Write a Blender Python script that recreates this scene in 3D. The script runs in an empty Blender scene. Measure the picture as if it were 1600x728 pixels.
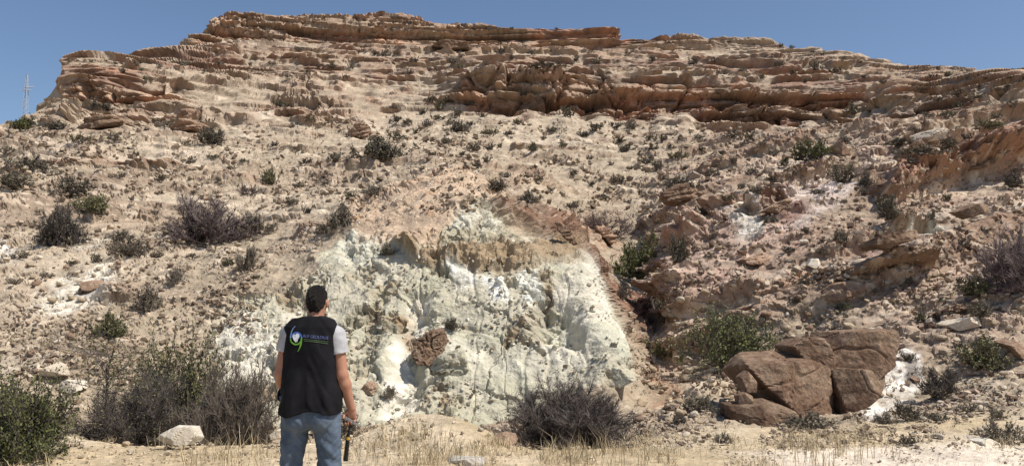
import bpy, bmesh, math, random, time
import numpy as np
from mathutils import Vector, Matrix, Euler
T0 = time.time()

# ------------------------------------------------------------------ camera, sky, sun, exposure
scene = bpy.context.scene
COL = scene.collection
FPX, CX, CY, HOR, EYE = 1256.0, 800.0, 364.0, 485.0, 1.62
PITCH = math.atan((HOR - CY) / FPX)
cam_data = bpy.data.cameras.new('camera')
cam_data.sensor_fit = 'HORIZONTAL'
cam_data.sensor_width = 36.0
cam_data.lens = FPX / 1600.0 * 36.0
cam_data.clip_start, cam_data.clip_end = 0.1, 6000.0
cam = bpy.data.objects.new('camera', cam_data)
COL.objects.link(cam)
cam.location = (0, 0, EYE)
cam.rotation_euler = (math.pi / 2 + PITCH, 0, 0)
scene.camera = cam

SUN_EL, SUN_AZ = math.radians(56), math.radians(112)     # azimuth from +Y (view direction) clockwise: right, a little behind
world = bpy.data.worlds.new('World')
scene.world = world
world.use_nodes = True
wn = world.node_tree
sky = wn.nodes.new('ShaderNodeTexSky')
sky.sky_type = 'NISHITA'
sky.sun_disc = False
sky.sun_elevation = SUN_EL
sky.sun_rotation = SUN_AZ
sky.altitude = 900
sky.air_density = 1.0
sky.dust_density = 2.2
sky.ozone_density = 3.0
bgn = wn.nodes['Background']
wn.links.new(sky.outputs[0], bgn.inputs[0])
bgn.inputs[1].default_value = 0.105
sun_data = bpy.data.lights.new('sun', 'SUN')
sun_data.energy = 5.0
sun_data.angle = math.radians(0.5)
sun_data.color = (1.0, 0.93, 0.82)
sun = bpy.data.objects.new('sun', sun_data)
COL.objects.link(sun)
sd = Vector((math.cos(SUN_EL) * math.sin(SUN_AZ), math.cos(SUN_EL) * math.cos(SUN_AZ), math.sin(SUN_EL)))
sun.rotation_euler = sd.to_track_quat('Z', 'Y').to_euler()
sun.location = (20, -10, 40)
scene.view_settings.view_transform = 'Standard'
scene.view_settings.look = 'None'
scene.view_settings.exposure = 0.20
scene.view_settings.gamma = 1.0
scene.view_settings.use_curve_mapping = False

# ------------------------------------------------------------------ numpy helpers
f32 = np.float32
rng = np.random.default_rng(7)
_perm = np.random.default_rng(3).permutation(256).astype(np.int32)
_perm = np.concatenate([_perm, _perm])
_g = np.random.default_rng(5).normal(size=(256, 3)).astype(f32)
_g /= np.linalg.norm(_g, axis=1)[:, None]

def perlin(x, y, z):
    x = np.asarray(x, f32); y = np.asarray(y, f32); z = np.asarray(z, f32)
    xi = np.floor(x); yi = np.floor(y); zi = np.floor(z)
    xf = x - xi; yf = y - yi; zf = z - zi
    xi = xi.astype(np.int32) & 255; yi = yi.astype(np.int32) & 255; zi = zi.astype(np.int32) & 255
    u = xf * xf * (3 - 2 * xf); v = yf * yf * (3 - 2 * yf); w = zf * zf * (3 - 2 * zf)
    out = 0
    for dx in (0, 1):
        a = _perm[(xi + dx) & 255]
        wx = u if dx else 1 - u
        for dy in (0, 1):
            b = _perm[(a + yi + dy) & 255]
            wxy = wx * (v if dy else 1 - v)
            for dz in (0, 1):
                h = _perm[(b + zi + dz) & 255]
                g = _g[h]
                out = out + wxy * (w if dz else 1 - w) * (g[..., 0] * (xf - dx) + g[..., 1] * (yf - dy) + g[..., 2] * (zf - dz))
    return out * 1.5

def fbm(x, y, z, octs=4, lac=2.03, gain=0.5):
    s = 0; a = 1.0; n = 0
    for i in range(octs):
        s = s + a * perlin(x + i * 17.3, y - i * 9.1, z + i * 5.7)
        n += a; a *= gain; x = x * lac; y = y * lac; z = z * lac
    return s / n * 1.4

def smooth(a, b, x):
    t = np.clip((x - a) / (b - a), 0, 1)
    return t * t * (3 - 2 * t)

def _hash(a, b, c, k):
    h = (a.astype(np.uint32) * np.uint32(374761393)) ^ (b.astype(np.uint32) * np.uint32(668265263)) ^ (c.astype(np.uint32) * np.uint32(2147483647 - 5417)) ^ np.uint32(k * 974711 + 11)
    h = (h ^ (h >> np.uint32(13))) * np.uint32(1274126177)
    h = (h ^ (h >> np.uint32(16))) * np.uint32(2246822519)
    h = h ^ (h >> np.uint32(15))
    return (h & np.uint32(0xFFFFFF)).astype(f32) / f32(16777216.0)

def cells(x, y, z, jit=0.8):
    """nearest jittered cell point: F1, F2, two random values of the cell, offset vector"""
    bx, by, bz = np.floor(x - 0.5), np.floor(y - 0.5), np.floor(z - 0.5)
    F1 = np.full(x.shape, 9.0, f32); F2 = F1.copy()
    r1 = np.zeros(x.shape, f32); r2 = r1.copy(); ox = r1.copy(); oy = r1.copy(); oz = r1.copy()
    for o in range(8):
        cx, cy, cz = bx + (o & 1), by + (o >> 1 & 1), bz + (o >> 2 & 1)
        ia, ib, ic = cx.astype(np.int32), cy.astype(np.int32), cz.astype(np.int32)
        ha, hb, hc = _hash(ia, ib, ic, 1), _hash(ia, ib, ic, 2), _hash(ia, ib, ic, 3)
        dx = x - (cx + 0.5 + (ha - 0.5) * jit); dy = y - (cy + 0.5 + (hb - 0.5) * jit); dz = z - (cz + 0.5 + (hc - 0.5) * jit)
        d = np.sqrt(dx * dx + dy * dy + dz * dz)
        m = d < F1
        F2 = np.where(m, F1, np.minimum(F2, d))
        F1 = np.where(m, d, F1)
        r1 = np.where(m, (ha * 7.31 + hb * 3.17) % 1, r1); r2 = np.where(m, (hb * 5.77 + hc * 9.13) % 1, r2)
        ox = np.where(m, dx, ox); oy = np.where(m, dy, oy); oz = np.where(m, dz, oz)
    return F1, F2, r1, r2, ox, oy, oz

cp_, sp_ = math.cos(PITCH), math.sin(PITCH)
def unproj(px, py, Y):
    a = (np.asarray(px, float) - CX) / FPX; b = (CY - np.asarray(py, float)) / FPX
    s = Y / (cp_ - b * sp_)
    return np.stack(np.broadcast_arrays(a * s, Y + 0 * s, EYE + (sp_ + b * cp_) * s), -1)
def proj(P):
    x, y, z = P[..., 0], P[..., 1], P[..., 2] - EYE
    f = y * cp_ + z * sp_; u = -y * sp_ + z * cp_
    return CX + FPX * x / f, CY - FPX * u / f

def poly_sd(px, py, poly):
    """signed distance to polygon, positive inside"""
    n = len(poly)
    d2 = np.full(px.shape, 1e9, f32); inside = np.zeros(px.shape, bool)
    for i in range(n):
        ax, ay = poly[i]; bx, by = poly[(i + 1) % n]
        ex, ey = bx - ax, by - ay
        wx, wy = px - ax, py - ay
        t = np.clip((wx * ex + wy * ey) / (ex * ex + ey * ey), 0, 1)
        d2 = np.minimum(d2, (wx - ex * t) ** 2 + (wy - ey * t) ** 2)
        if ey != 0:
            c = (ay > py) != (by > py)
            inside ^= c & (px < ex * (py - ay) / ey + ax)
    d = np.sqrt(d2)
    return np.where(inside, d, -d)

def tag(o, label=None, cat=None, group=None, kind=None):
    if label: o['label'] = label
    if cat: o['category'] = cat
    if group: o['group'] = group
    if kind: o['kind'] = kind
    return o

def mesh_np(name, V, F, mats=(), smooth_=False, mat_idx=None, col=None):
    """mesh from numpy arrays; F is (n,3) or (n,4)"""
    me = bpy.data.meshes.new(name)
    V = np.ascontiguousarray(V, f32); F = np.ascontiguousarray(F, np.int32)
    n, k = F.shape
    me.vertices.add(len(V)); me.vertices.foreach_set('co', V.ravel())
    me.loops.add(n * k); me.loops.foreach_set('vertex_index', F.ravel())
    me.polygons.add(n)
    me.polygons.foreach_set('loop_start', np.arange(0, n * k, k, dtype=np.int32))
    me.polygons.foreach_set('loop_total', np.full(n, k, np.int32))
    for m in mats: me.materials.append(m)
    if mat_idx is not None: me.polygons.foreach_set('material_index', np.ascontiguousarray(mat_idx, np.int32))
    me.polygons.foreach_set('use_smooth', np.full(n, smooth_, bool))
    if col is not None:
        a = me.color_attributes.new('Col', 'FLOAT_COLOR', 'POINT')
        c = np.ones((len(V), 4), f32); c[:, :3] = col
        a.data.foreach_set('color', c.ravel())
    me.update(calc_edges=True)
    return me

def link(name, me, parent=None, loc=None):
    o = bpy.data.objects.new(name, me)
    COL.objects.link(o)
    if parent: o.parent = parent
    if loc is not None: o.location = loc
    return o

# ------------------------------------------------------------------ materials
def new_mat(name):
    m = bpy.data.materials.new(name); m.use_nodes = True
    nt = m.node_tree; b = nt.nodes['Principled BSDF']
    b.inputs['Roughness'].default_value = 0.9
    b.inputs['Specular IOR Level'].default_value = 0.25
    return m, nt, b

def nd(nt, t, **kw):
    n = nt.nodes.new(t)
    for k, v in kw.items():
        if k.startswith('i_'):
            n.inputs[k[2:].replace('_', ' ')].default_value = v
        else: setattr(n, k, v)
    return n

def rock_mat(name, color=None, attr=False, scale=1.0, bump=0.6, dist=0.04, var=0.35, rough=0.92, dust=0.55):
    m, nt, b = new_mat(name)
    L = nt.links
    tc = nd(nt, 'ShaderNodeTexCoord') if not attr else nd(nt, 'ShaderNodeNewGeometry')
    vec = tc.outputs['Object'] if not attr else tc.outputs['Position']
    n1 = nd(nt, 'ShaderNodeTexNoise', i_Scale=3.0 * scale, i_Detail=8.0, i_Roughness=0.7)
    n2 = nd(nt, 'ShaderNodeTexNoise', i_Scale=14.0 * scale, i_Detail=6.0, i_Roughness=0.75)
    v1 = nd(nt, 'ShaderNodeTexVoronoi', i_Scale=7.0 * scale)
    for n in (n1, n2, v1): L.new(vec, n.inputs['Vector'])
    mr = nd(nt, 'ShaderNodeMapRange'); L.new(n2.outputs['Fac'], mr.inputs['Value'])
    mr.inputs['From Min'].default_value = 0.3; mr.inputs['From Max'].default_value = 0.7
    mr.inputs['To Min'].default_value = 1 - var; mr.inputs['To Max'].default_value = 1 + var * 0.6
    mr2 = nd(nt, 'ShaderNodeMapRange'); L.new(n1.outputs['Fac'], mr2.inputs['Value'])
    mr2.inputs['From Min'].default_value = 0.3; mr2.inputs['From Max'].default_value = 0.7
    mr2.inputs['To Min'].default_value = 1 - var * 0.5; mr2.inputs['To Max'].default_value = 1 + var * 0.4
    mu = nd(nt, 'ShaderNodeMath', operation='MULTIPLY'); L.new(mr.outputs[0], mu.inputs[0]); L.new(mr2.outputs[0], mu.inputs[1])
    mx = nd(nt, 'ShaderNodeVectorMath', operation='SCALE')
    if attr:
        at = nd(nt, 'ShaderNodeAttribute', attribute_name='Col'); L.new(at.outputs['Color'], mx.inputs[0])
    else:
        oi = nd(nt, 'ShaderNodeObjectInfo')
        hs = nd(nt, 'ShaderNodeHueSaturation'); hs.inputs['Color'].default_value = (*color, 1)
        r1 = nd(nt, 'ShaderNodeMapRange'); L.new(oi.outputs['Random'], r1.inputs['Value'])
        r1.inputs['To Min'].default_value = 0.8; r1.inputs['To Max'].default_value = 1.2
        L.new(r1.outputs[0], hs.inputs['Value'])
        n3 = nd(nt, 'ShaderNodeTexNoise', i_Scale=1.6 * scale, i_Detail=6.0, i_Roughness=0.7); L.new(vec, n3.inputs['Vector'])
        m3 = nd(nt, 'ShaderNodeMapRange'); L.new(n3.outputs['Fac'], m3.inputs['Value']); m3.inputs['From Min'].default_value = 0.42; m3.inputs['From Max'].default_value = 0.72
        m3.inputs['To Max'].default_value = dust
        dm = nd(nt, 'ShaderNodeMix', data_type='RGBA'); L.new(m3.outputs[0], dm.inputs['Factor']); L.new(hs.outputs[0], dm.inputs['A']); dm.inputs['B'].default_value = (0.45, 0.36, 0.26, 1)
        L.new(dm.outputs['Result'], mx.inputs[0])
    L.new(mu.outputs[0], mx.inputs['Scale'])
    L.new(mx.outputs[0], b.inputs['Base Color'])
    # relief
    ad = nd(nt, 'ShaderNodeMath', operation='MULTIPLY_ADD'); L.new(v1.outputs['Distance'], ad.inputs[0]); ad.inputs[1].default_value = 0.5
    L.new(n1.outputs['Fac'], ad.inputs[2])
    ad2 = nd(nt, 'ShaderNodeMath', operation='MULTIPLY_ADD'); L.new(n2.outputs['Fac'], ad2.inputs[0]); ad2.inputs[1].default_value = 0.5
    L.new(ad.outputs[0], ad2.inputs[2])
    bp = nd(nt, 'ShaderNodeBump', i_Strength=bump, i_Distance=dist); L.new(ad2.outputs[0], bp.inputs['Height'])
    L.new(bp.outputs[0], b.inputs['Normal'])
    b.inputs['Roughness'].default_value = rough
    b.inputs['Specular IOR Level'].default_value = 0.15
    return m

MAT_OUT = rock_mat('outcrop_clay', attr=True, scale=2.2, bump=0.7, dist=0.04, var=0.2)
MAT_HILL = rock_mat('hillside_rock', attr=True, scale=1.0, bump=0.7, dist=0.06, var=0.3)

# ------------------------------------------------------------------ terrain: bedding-controlled hillside
I = lambda pts: (np.array([p[0] for p in pts], float), np.array([p[1] for p in pts], float))
PX = np.arange(-340, 1945, 2.0)
NC = len(PX)
def row(pys, ys):
    a, b = I(pys); c, d = I(ys)
    return unproj(PX, np.interp(PX, a, b), np.interp(PX, c, d))
def rowz(Y, Z):
    return np.stack([(PX - CX) / FPX * Y / cp_ , np.full(NC, Y), np.full(NC, Z)], -1)

SKYL = [(-340,270),(0,203),(30,188),(60,174),(92,158)]
rows = []
rows.append(rowz(1.0, 0.0))
rows.append(rowz(9.0, 0.0))
rows.append(row([(0,690),(100,692),(160,690),(230,697),(440,692),(540,690),(575,672),(620,650),(655,640),(705,641),(750,660),(800,694),(820,700),(1000,700),(1120,692),(1250,684),(1400,676),(1500,670),(1600,682)],
                [(0,10.5),(230,10.8),(560,11),(650,12),(760,11.5),(1000,10.5),(1600,10.4)]))
rows.append(row([(0,650),(120,680),(180,705),(330,712),(450,716),(700,716),(950,712),(1040,680),(1120,665),(1300,668),(1450,650),(1600,640)],
                [(0,12.5),(230,13),(700,13.3),(1000,12.8),(1600,12)]))
rows.append(row([(0,600),(120,622),(200,650),(330,655),(450,660),(650,655),(760,672),(850,660),(950,630),(1000,640),(1100,630),(1160,650),(1300,645),(1450,618),(1600,600)],
                [(0,14.2),(330,14.8),(650,15),(950,15),(1100,14.6),(1300,14),(1600,13.8)]))
rows.append(row([(0,520),(200,530),(320,560),(450,540),(650,525),(850,530),(940,530),(985,580),(1015,590),(1060,570),(1150,560),(1300,520),(1450,520),(1600,500)],
                [(0,17),(320,17.2),(450,16.8),(650,16.9),(900,16.4),(978,16.3),(1002,20.2),(1060,19.6),(1150,18),(1300,17.2),(1600,16.5)]))
rows.append(row([(0,430),(200,430),(330,440),(450,440),(560,400),(650,418),(750,420),(850,420),(920,415),(955,470),(1000,500),(1060,470),(1150,460),(1300,430),(1450,420),(1600,410)],
                [(0,20),(330,19.5),(450,19),(560,18.8),(650,18.3),(750,17.9),(900,18.0),(938,18.8),(962,24.5),(1005,25),(1060,21.5),(1150,20.5),(1300,20),(1600,19)]))
rows.append(row([(0,330),(150,340),(300,370),(450,370),(560,345),(640,305),(700,284),(745,298),(800,335),(860,372),(910,400),(950,420),(1000,420),(1050,385),(1150,340),(1300,310),(1450,325),(1600,320)],
                [(0,28),(150,27),(300,25),(450,24),(560,22.5),(640,22),(700,22),(745,21),(800,21.4),(860,21.6),(900,22.6),(930,27),(960,30.5),(1005,31),(1050,27),(1150,27),(1300,27),(1450,25),(1600,24)]))
rows.append(row([(0,280),(150,290),(300,310),(450,312),(560,302),(640,290),(700,280),(760,290),(800,310),(860,335),(920,350),(960,362),(1000,360),(1060,320),(1150,290),(1300,255),(1450,240),(1600,225)],
                [(0,36),(300,34),(450,33),(560,32),(640,30),(700,28),(760,29),(800,31),(920,38),(1000,39),(1060,35),(1150,34),(1300,34),(1450,32),(1600,32)]))
rows.append(row([(-340,285),(0,232),(100,232),(300,240),(500,245),(700,245),(900,262),(1000,268),(1100,255),(1200,235),(1300,215),(1400,205),(1500,190),(1600,180)],
                [(0,50),(600,50),(900,54),(1100,54),(1250,48),(1400,42),(1600,42)]))
rows.append(row(SKYL + [(95,156),(150,168),(240,178),(330,182),(420,174),(520,182),(600,188),(680,182),(760,175),(860,182),(1000,190),(1200,199),(1300,208),(1440,206),(1490,185),(1550,162),(1600,152)],
                [(0,62),(95,68),(240,68),(420,72),(600,76),(860,78),(1100,78),(1300,76),(1440,70),(1600,58)]))
rows.append(row([(-340,277),(0,208),(60,180),(92,163),(97,112),(150,111),(240,120),(330,124),(420,118),(520,120),(600,126),(680,132),(760,112),(860,114),(930,118),(1000,125),(1100,130),(1200,142),(1300,140),(1400,140),(1450,165),(1500,165),(1600,142)],
                [(0,70),(92,73),(97,70),(150,70.5),(240,72),(330,77),(420,84),(600,88),(680,86),(760,82),(860,81.5),(1100,81.5),(1300,79.5),(1440,75),(1600,62)]))
rows.append(row([(-340,280),(0,211),(60,184),(92,168),(97,91),(150,90),(210,95),(280,88),(330,86),(420,92),(600,96),(760,93),(900,96),(1000,100),(1200,106),(1300,112),(1400,124),(1500,122),(1600,126)],
                [(0,90),(92,90),(97,75),(150,77),(240,84),(330,94),(600,103),(860,100),(1200,96),(1400,88),(1600,72)]))
rows.append(row([(-340,282),(0,213),(60,188),(92,172),(97,95),(210,98),(270,86),(300,76),(340,70),(500,74),(700,77),(960,80),(1050,82),(1200,87),(1300,98),(1400,114),(1500,120),(1600,122)],
                [(0,115),(92,115),(97,88),(210,98),(280,112),(336,119),(342,121),(700,128),(960,125),(1200,118),(1400,104),(1600,82)]))
rows.append(row([(-340,284),(0,214),(60,190),(92,174),(97,98),(210,100),(270,80),(295,64),(318,48),(332,38),(338,21),(400,19),(500,25),(600,20),(700,30),(760,37),(830,34),(900,38),(956,41),(966,58),(1050,60),(1066,55),(1200,63),(1300,80),(1400,103),(1460,112),(1550,117),(1600,115)],
                [(0,150),(92,150),(97,100),(210,105),(280,116),(340,124),(700,131.5),(960,128.5),(1200,122),(1400,107),(1600,85)]))
r14 = rows[-1]
rows.append(r14 * [1.22, 1.22, 1] + [0, 0, -1.0])
rows.append(r14 * [1.9, 1.9, 1] + [0, 0, -22.0])
R = np.stack(rows)                     # (K, NC, 3)
# soften along columns a little (not across the cliff corner)
def blur_cols(A, s):
    k = np.exp(-0.5 * (np.arange(-3 * s, 3 * s + 1) / s) ** 2); k /= k.sum()
    P = np.pad(A, ((0, 0), (3 * s, 3 * s), (0, 0)), mode='edge')
    return sum(k[i] * P[:, i:i + A.shape[1]] for i in range(len(k)))
xs = R[:10].copy()
R[:10] = blur_cols(R[:10], 7); R[:10, :, 0] = xs[:, :, 0]
x2 = R[10:].copy()
R[10:] = blur_cols(R[10:], 1); R[10:, :, 0] = x2[:, :, 0]
wv = 0.30 * perlin(PX * 0.011, 0 * PX + 1.5, 0 * PX) + 0.25 * perlin(PX * 0.03, 0 * PX + 7.5, 0 * PX)
wv = (np.clip(wv, -0.35, 0.45) * (PX > 110))[:, None]
R[10] = np.where(wv > 0, R[10] * (1 - wv) + R[11] * wv, R[10] * (1 + wv * 0.35) - R[9] * wv * 0.35)
# rows: share out by apparent size
vis = (PX > 0) & (PX < 1600)
seg = []
for k in range(len(R) - 1):
    d = np.linalg.norm(R[k + 1] - R[k], axis=1)[vis] / (0.5 * (R[k + 1, vis, 1] + R[k, vis, 1])) * FPX * 0.64
    p0 = proj(R[k][vis])[1]; p1 = proj(R[k + 1][vis])[1]
    dy = np.maximum(p0 - p1, 0) * 0.64
    seg.append(0.3 * d.mean() + 0.7 * np.percentile(dy, 80))
seg = np.array(seg)
seg[0] = 14; seg[-1] = 10; seg[-2] = 22
NROWS = 820
cnt = np.maximum((seg / seg.sum() * NROWS).astype(int), 6)
tt = np.concatenate([k + np.arange(c) / c for k, c in enumerate(cnt)] + [[len(R) - 1.0]])
NR = len(tt)
k0 = np.minimum(tt.astype(int), len(R) - 2); fr = (tt - k0)[:, None, None]
B = R[k0] * (1 - fr) + R[k0 + 1] * fr       # (NR, NC, 3)
# round the creases along each column
def blur_rows(A, s):
    k = np.exp(-0.5 * (np.arange(-3 * s, 3 * s + 1) / s) ** 2); k /= k.sum()
    P = np.pad(A, ((3 * s, 3 * s), (0, 0), (0, 0)), mode='edge')
    return sum(k[i] * P[i:i + A.shape[0]] for i in range(len(k)))
Bs = blur_rows(B, 6)
wcl = ((tt > 9.7) & (tt < 14.6)).astype(float)[:, None, None]
B = Bs * (1 - wcl) + blur_rows(B, 2) * wcl
TT = np.broadcast_to(tt[:, None], (NR, NC)).astype(f32)
X, Y, Z = [B[..., i].astype(f32) for i in range(3)]
UPX, UPY = [a.astype(f32) for a in proj(B)]
gu = np.gradient(B, axis=1); gv = np.gradient(B, axis=0)
N = np.cross(gu, gv); N /= np.linalg.norm(N, axis=2)[..., None] + 1e-9
N[N[..., 2] < -0.2] *= -1
N = blur_rows(blur_cols(N, 3), 4); N /= np.linalg.norm(N, axis=2)[..., None] + 1e-9
N = N.astype(f32)
Yc = np.maximum(Y, 6)

# ---- noise fields
nA = fbm(X * 0.06, Y * 0.06, Z * 0.09, 4)
nB = fbm(X * 0.35 + 9, Y * 0.35, Z * 0.45, 4)
nC = fbm(X * 1.6, Y * 1.6 + 4, Z * 1.9, 4)
nD = fbm(X * 6.0, Y * 6.0 + 4, Z * 7.0, 3)
wx = nB * 16 + nC * 9 + nD * 4
wy = fbm(X * 0.5 + 31, Y * 0.5, Z * 0.6, 3) * 12 + nC * 8
WPX, WPY = UPX + wx, UPY + wy
def mask(poly, soft=10.0, warp=1.0, tmin=0, tmax=17):
    d = poly_sd(UPX + wx * warp, UPY + wy * warp, poly)
    return smooth(-soft * 0.5, soft * 0.5, d) * ((TT >= tmin) & (TT <= tmax))
OUT = [(318,540),(345,480),(430,440),(490,425),(535,378),(590,365),(650,398),(690,345),(740,308),(775,335),(800,368),(860,380),(905,398),(938,440),(962,510),(992,590),(955,608),(850,630),(760,672),(650,665),(450,668),(340,612)]
m_out = mask(OUT, 9, 1.25, 2.2, 7.4)
CAP = [(640,384),(665,394),(720,398),(800,384),(870,384),(908,402),(888,424),(838,414),(802,426),(790,432),(752,416),(705,416),(670,412),(640,400)]
m_cap = mask(CAP, 10, 1.1, 5, 7.4)
m_peach = mask([(540,335),(590,300),(640,284),(700,270),(775,288),(790,330),(752,308),(712,325),(690,360),(690,392),(640,384),(600,380),(560,368)], 18, 0.8, 5.5, 8.8)
m_spur = smooth(985, 1080, UPX + wx * 2) * smooth(9.6, 8.8, TT) * smooth(4.0, 4.6, TT)
m_fg = smooth(3.2, 2.6, TT)
m_cl1 = smooth(9.9, 10.05, TT) * smooth(11.2, 10.95, TT)              # main cliff band
m_cl1 = m_cl1 * np.where(UPX < 95, 0, 1) * np.clip(0.35 + 0.9 * smooth(-0.25, 0.15, nA + 0.6 * nB + 0.35 * (UPX > 740) + 0.3 * (UPX < 260)), 0, 1)
m_cl1 = m_cl1 * (1 - 0.45 * smooth(250, 330, UPX) * smooth(740, 680, UPX))
m_cl3 = smooth(12.92, 13.05, TT) * smooth(14.2, 14.02, TT) * smooth(255, 320, UPX)
m_cl3 = m_cl3 * np.clip(1.15 - 0.7 * smooth(960, 1150, UPX), 0, 1)
m_led = smooth(11.0, 11.2, TT) * smooth(12.98, 12.8, TT) * np.clip(0.3 + smooth(-0.25, 0.2, nA * 0.8 + nB), 0, 1) * (UPX > 94)   # broken benches between
m_led = np.maximum(m_led, smooth(9.2, 9.6, TT) * smooth(10.1, 9.95, TT) * smooth(0.05, 0.4, nA + nB * 0.8) * 0.8)
m_cl = np.clip(m_cl1 + m_cl3 + m_led, 0, 1)
m_slope = np.clip(1 - m_cl - m_out, 0, 1) * (1 - 0.85 * m_fg)

# ---- displacement
lod = lambda wl: smooth(1.5, 4.0, wl / (Yc * 0.0026))
D = np.zeros_like(X)
# broad unevenness
D += m_slope * (0.25 * nB * np.sqrt(Yc / 20) + 0.9 * nA * smooth(20, 60, Yc))
# bedding: hill beds nearly flat, spur beds dip to the left
bed_h = Z + 0.03 * X + 0.14 * nB
bed_s = Z - 0.36 * X + 0.10 * Y + 0.12 * nB
bed = bed_h * (1 - m_spur) + bed_s * m_spur
def strata(freq, lat, sharp, seed):
    n = perlin(X * lat + seed, Y * lat, bed * freq + seed)
    return np.tanh(sharp * n)
s1 = strata(0.40, 0.025, 12, 3.1); s2 = strata(1.05, 0.06, 12, 17.7); s3 = strata(2.6, 0.14, 10, 41.2)
crack = np.abs(perlin(X * 0.45, Y * 0.45, Z * 0.10)); crack2 = np.abs(perlin(X * 1.3 + 7, Y * 1.3, Z * 0.35))
s0 = strata(0.18, 0.02, 5, 57.0)
m_cv = np.clip(m_cl1 + m_cl3 * 0.6, 0, 1) * smooth(-0.15, 0.25, nA + 0.4 * nB)
D += m_cl * (0.62 * s1 + 0.62 * s2 + 0.32 * s3 + 0.35 * s0 + 0.35 * nB) - m_cv * (1.0 * smooth(0.14, 0.0, crack) + 0.4 * smooth(0.1, 0.0, crack2))
D += m_slope * smooth(24, 50, Yc) * (0.12 * s1 + 0.42 * np.maximum(s2, 0) * smooth(-0.1, 0.3, nA + 0.5 * nB) + 0.16 * np.maximum(s3, 0))
D += m_slope * smooth(60, 28, Yc) * (0.24 * np.maximum(s2, 0) * smooth(-0.1, 0.4, nB) + 0.10 * np.maximum(s3, 0) * smooth(-0.2, 0.2, nA + 0.3 * nC))
sp1 = strata(0.75, 0.05, 7, 77.7); sp2 = strata(2.0, 0.12, 5, 23.1)
m_beds = m_spur * smooth(4.9, 5.9, TT) * smooth(-0.55, -0.1, nA + 0.8 * nB)
D += m_beds * (0.50 * np.maximum(sp1, -0.2) + 0.28 * sp2) + m_spur * 0.10 * s2
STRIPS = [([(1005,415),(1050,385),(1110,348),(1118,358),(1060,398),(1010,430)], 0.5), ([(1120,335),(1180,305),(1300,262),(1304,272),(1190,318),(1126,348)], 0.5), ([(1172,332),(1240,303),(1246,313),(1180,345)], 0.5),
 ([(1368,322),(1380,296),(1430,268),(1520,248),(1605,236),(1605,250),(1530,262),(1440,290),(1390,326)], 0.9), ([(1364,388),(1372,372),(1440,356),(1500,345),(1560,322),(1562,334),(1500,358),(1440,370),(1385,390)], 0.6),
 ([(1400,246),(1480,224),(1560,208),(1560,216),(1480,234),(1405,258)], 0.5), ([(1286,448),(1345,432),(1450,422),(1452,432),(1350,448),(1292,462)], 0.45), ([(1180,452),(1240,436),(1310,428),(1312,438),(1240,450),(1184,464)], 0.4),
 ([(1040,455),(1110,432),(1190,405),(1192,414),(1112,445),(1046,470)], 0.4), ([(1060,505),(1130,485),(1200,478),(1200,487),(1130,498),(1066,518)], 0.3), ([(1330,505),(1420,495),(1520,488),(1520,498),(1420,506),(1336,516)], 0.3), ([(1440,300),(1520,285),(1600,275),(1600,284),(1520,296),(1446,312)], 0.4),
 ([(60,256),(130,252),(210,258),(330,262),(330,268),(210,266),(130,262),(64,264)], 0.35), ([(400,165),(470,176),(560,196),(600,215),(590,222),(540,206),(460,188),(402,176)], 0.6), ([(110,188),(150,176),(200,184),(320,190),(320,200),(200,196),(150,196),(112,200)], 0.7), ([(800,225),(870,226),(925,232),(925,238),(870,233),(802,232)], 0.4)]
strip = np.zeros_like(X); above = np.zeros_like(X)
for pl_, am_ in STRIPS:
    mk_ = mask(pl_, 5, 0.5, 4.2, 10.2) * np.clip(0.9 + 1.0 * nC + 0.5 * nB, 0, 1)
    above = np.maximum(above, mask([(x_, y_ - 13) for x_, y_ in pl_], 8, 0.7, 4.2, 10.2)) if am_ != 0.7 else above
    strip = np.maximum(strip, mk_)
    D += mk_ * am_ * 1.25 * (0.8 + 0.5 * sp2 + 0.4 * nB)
# undercut at the foot of the main cliff on the right
D -= 1.5 * smooth(10.0, 10.08, TT) * smooth(10.32, 10.15, TT) * smooth(740, 800, UPX) * smooth(1460, 1400, UPX) * smooth(-0.2, 0.25, fbm(X * 0.16, Y * 0.16, Z * 0.1 + 40, 3))
D -= 1.2 * smooth(10.2, 10.4, TT) * smooth(10.85, 10.6, TT) * smooth(0.1, 0.4, fbm(X * 0.2 + 5, Y * 0.2, Z * 0.2, 2)) * m_cl1
# pale clay outcrop: lumps and rain flutes
fl = perlin(X * 2.3 + 0.6 * nC, Y * 0.8, Z * 0.35); fl2 = perlin(X * 5.5, Y * 2, Z * 1.1 + 9)
rid = 1 - np.abs(fbm(X * 0.9 + 3, Y * 0.9, Z * 0.9, 4)) * 2
gul = np.abs(perlin(X * 0.55 + 0.5 * nB, Y * 0.25 + 3, Z * 0.12 + 7)); gul2 = np.abs(perlin(X * 1.5 + 0.6 * nB + 5, Y * 0.5, Z * 0.25))
stepo = np.tanh(6 * perlin(X * 0.35 + 11, Y * 0.5, Z * 1.3 + 0.5 * nB))
orough = smooth(-0.25, 0.25, fbm(X * 0.5 + 70, Y * 0.5, Z * 0.5, 3))
panel = mask([(660,425),(905,405),(945,470),(985,590),(900,600),(720,600),(690,520)], 60, 1.0, 2.5, 7.2)      # smooth rain-washed face
oF1, oF2, of1, of2, ofx, ofy, ofz = cells(X / 1.3 + 0.25 * nC, Y / 1.3, Z / 1.5 + 0.2 * nC)      # broad planar breaks
rz = fbm(X * 0.75 + 70, Y * 0.5, Z * 0.6 + 2, 5, 2.2, 0.6)
orough = smooth(-0.02, 0.10, rz - 0.22 * panel + 0.02 * smooth(640, 560, UPX)) * m_out
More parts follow.
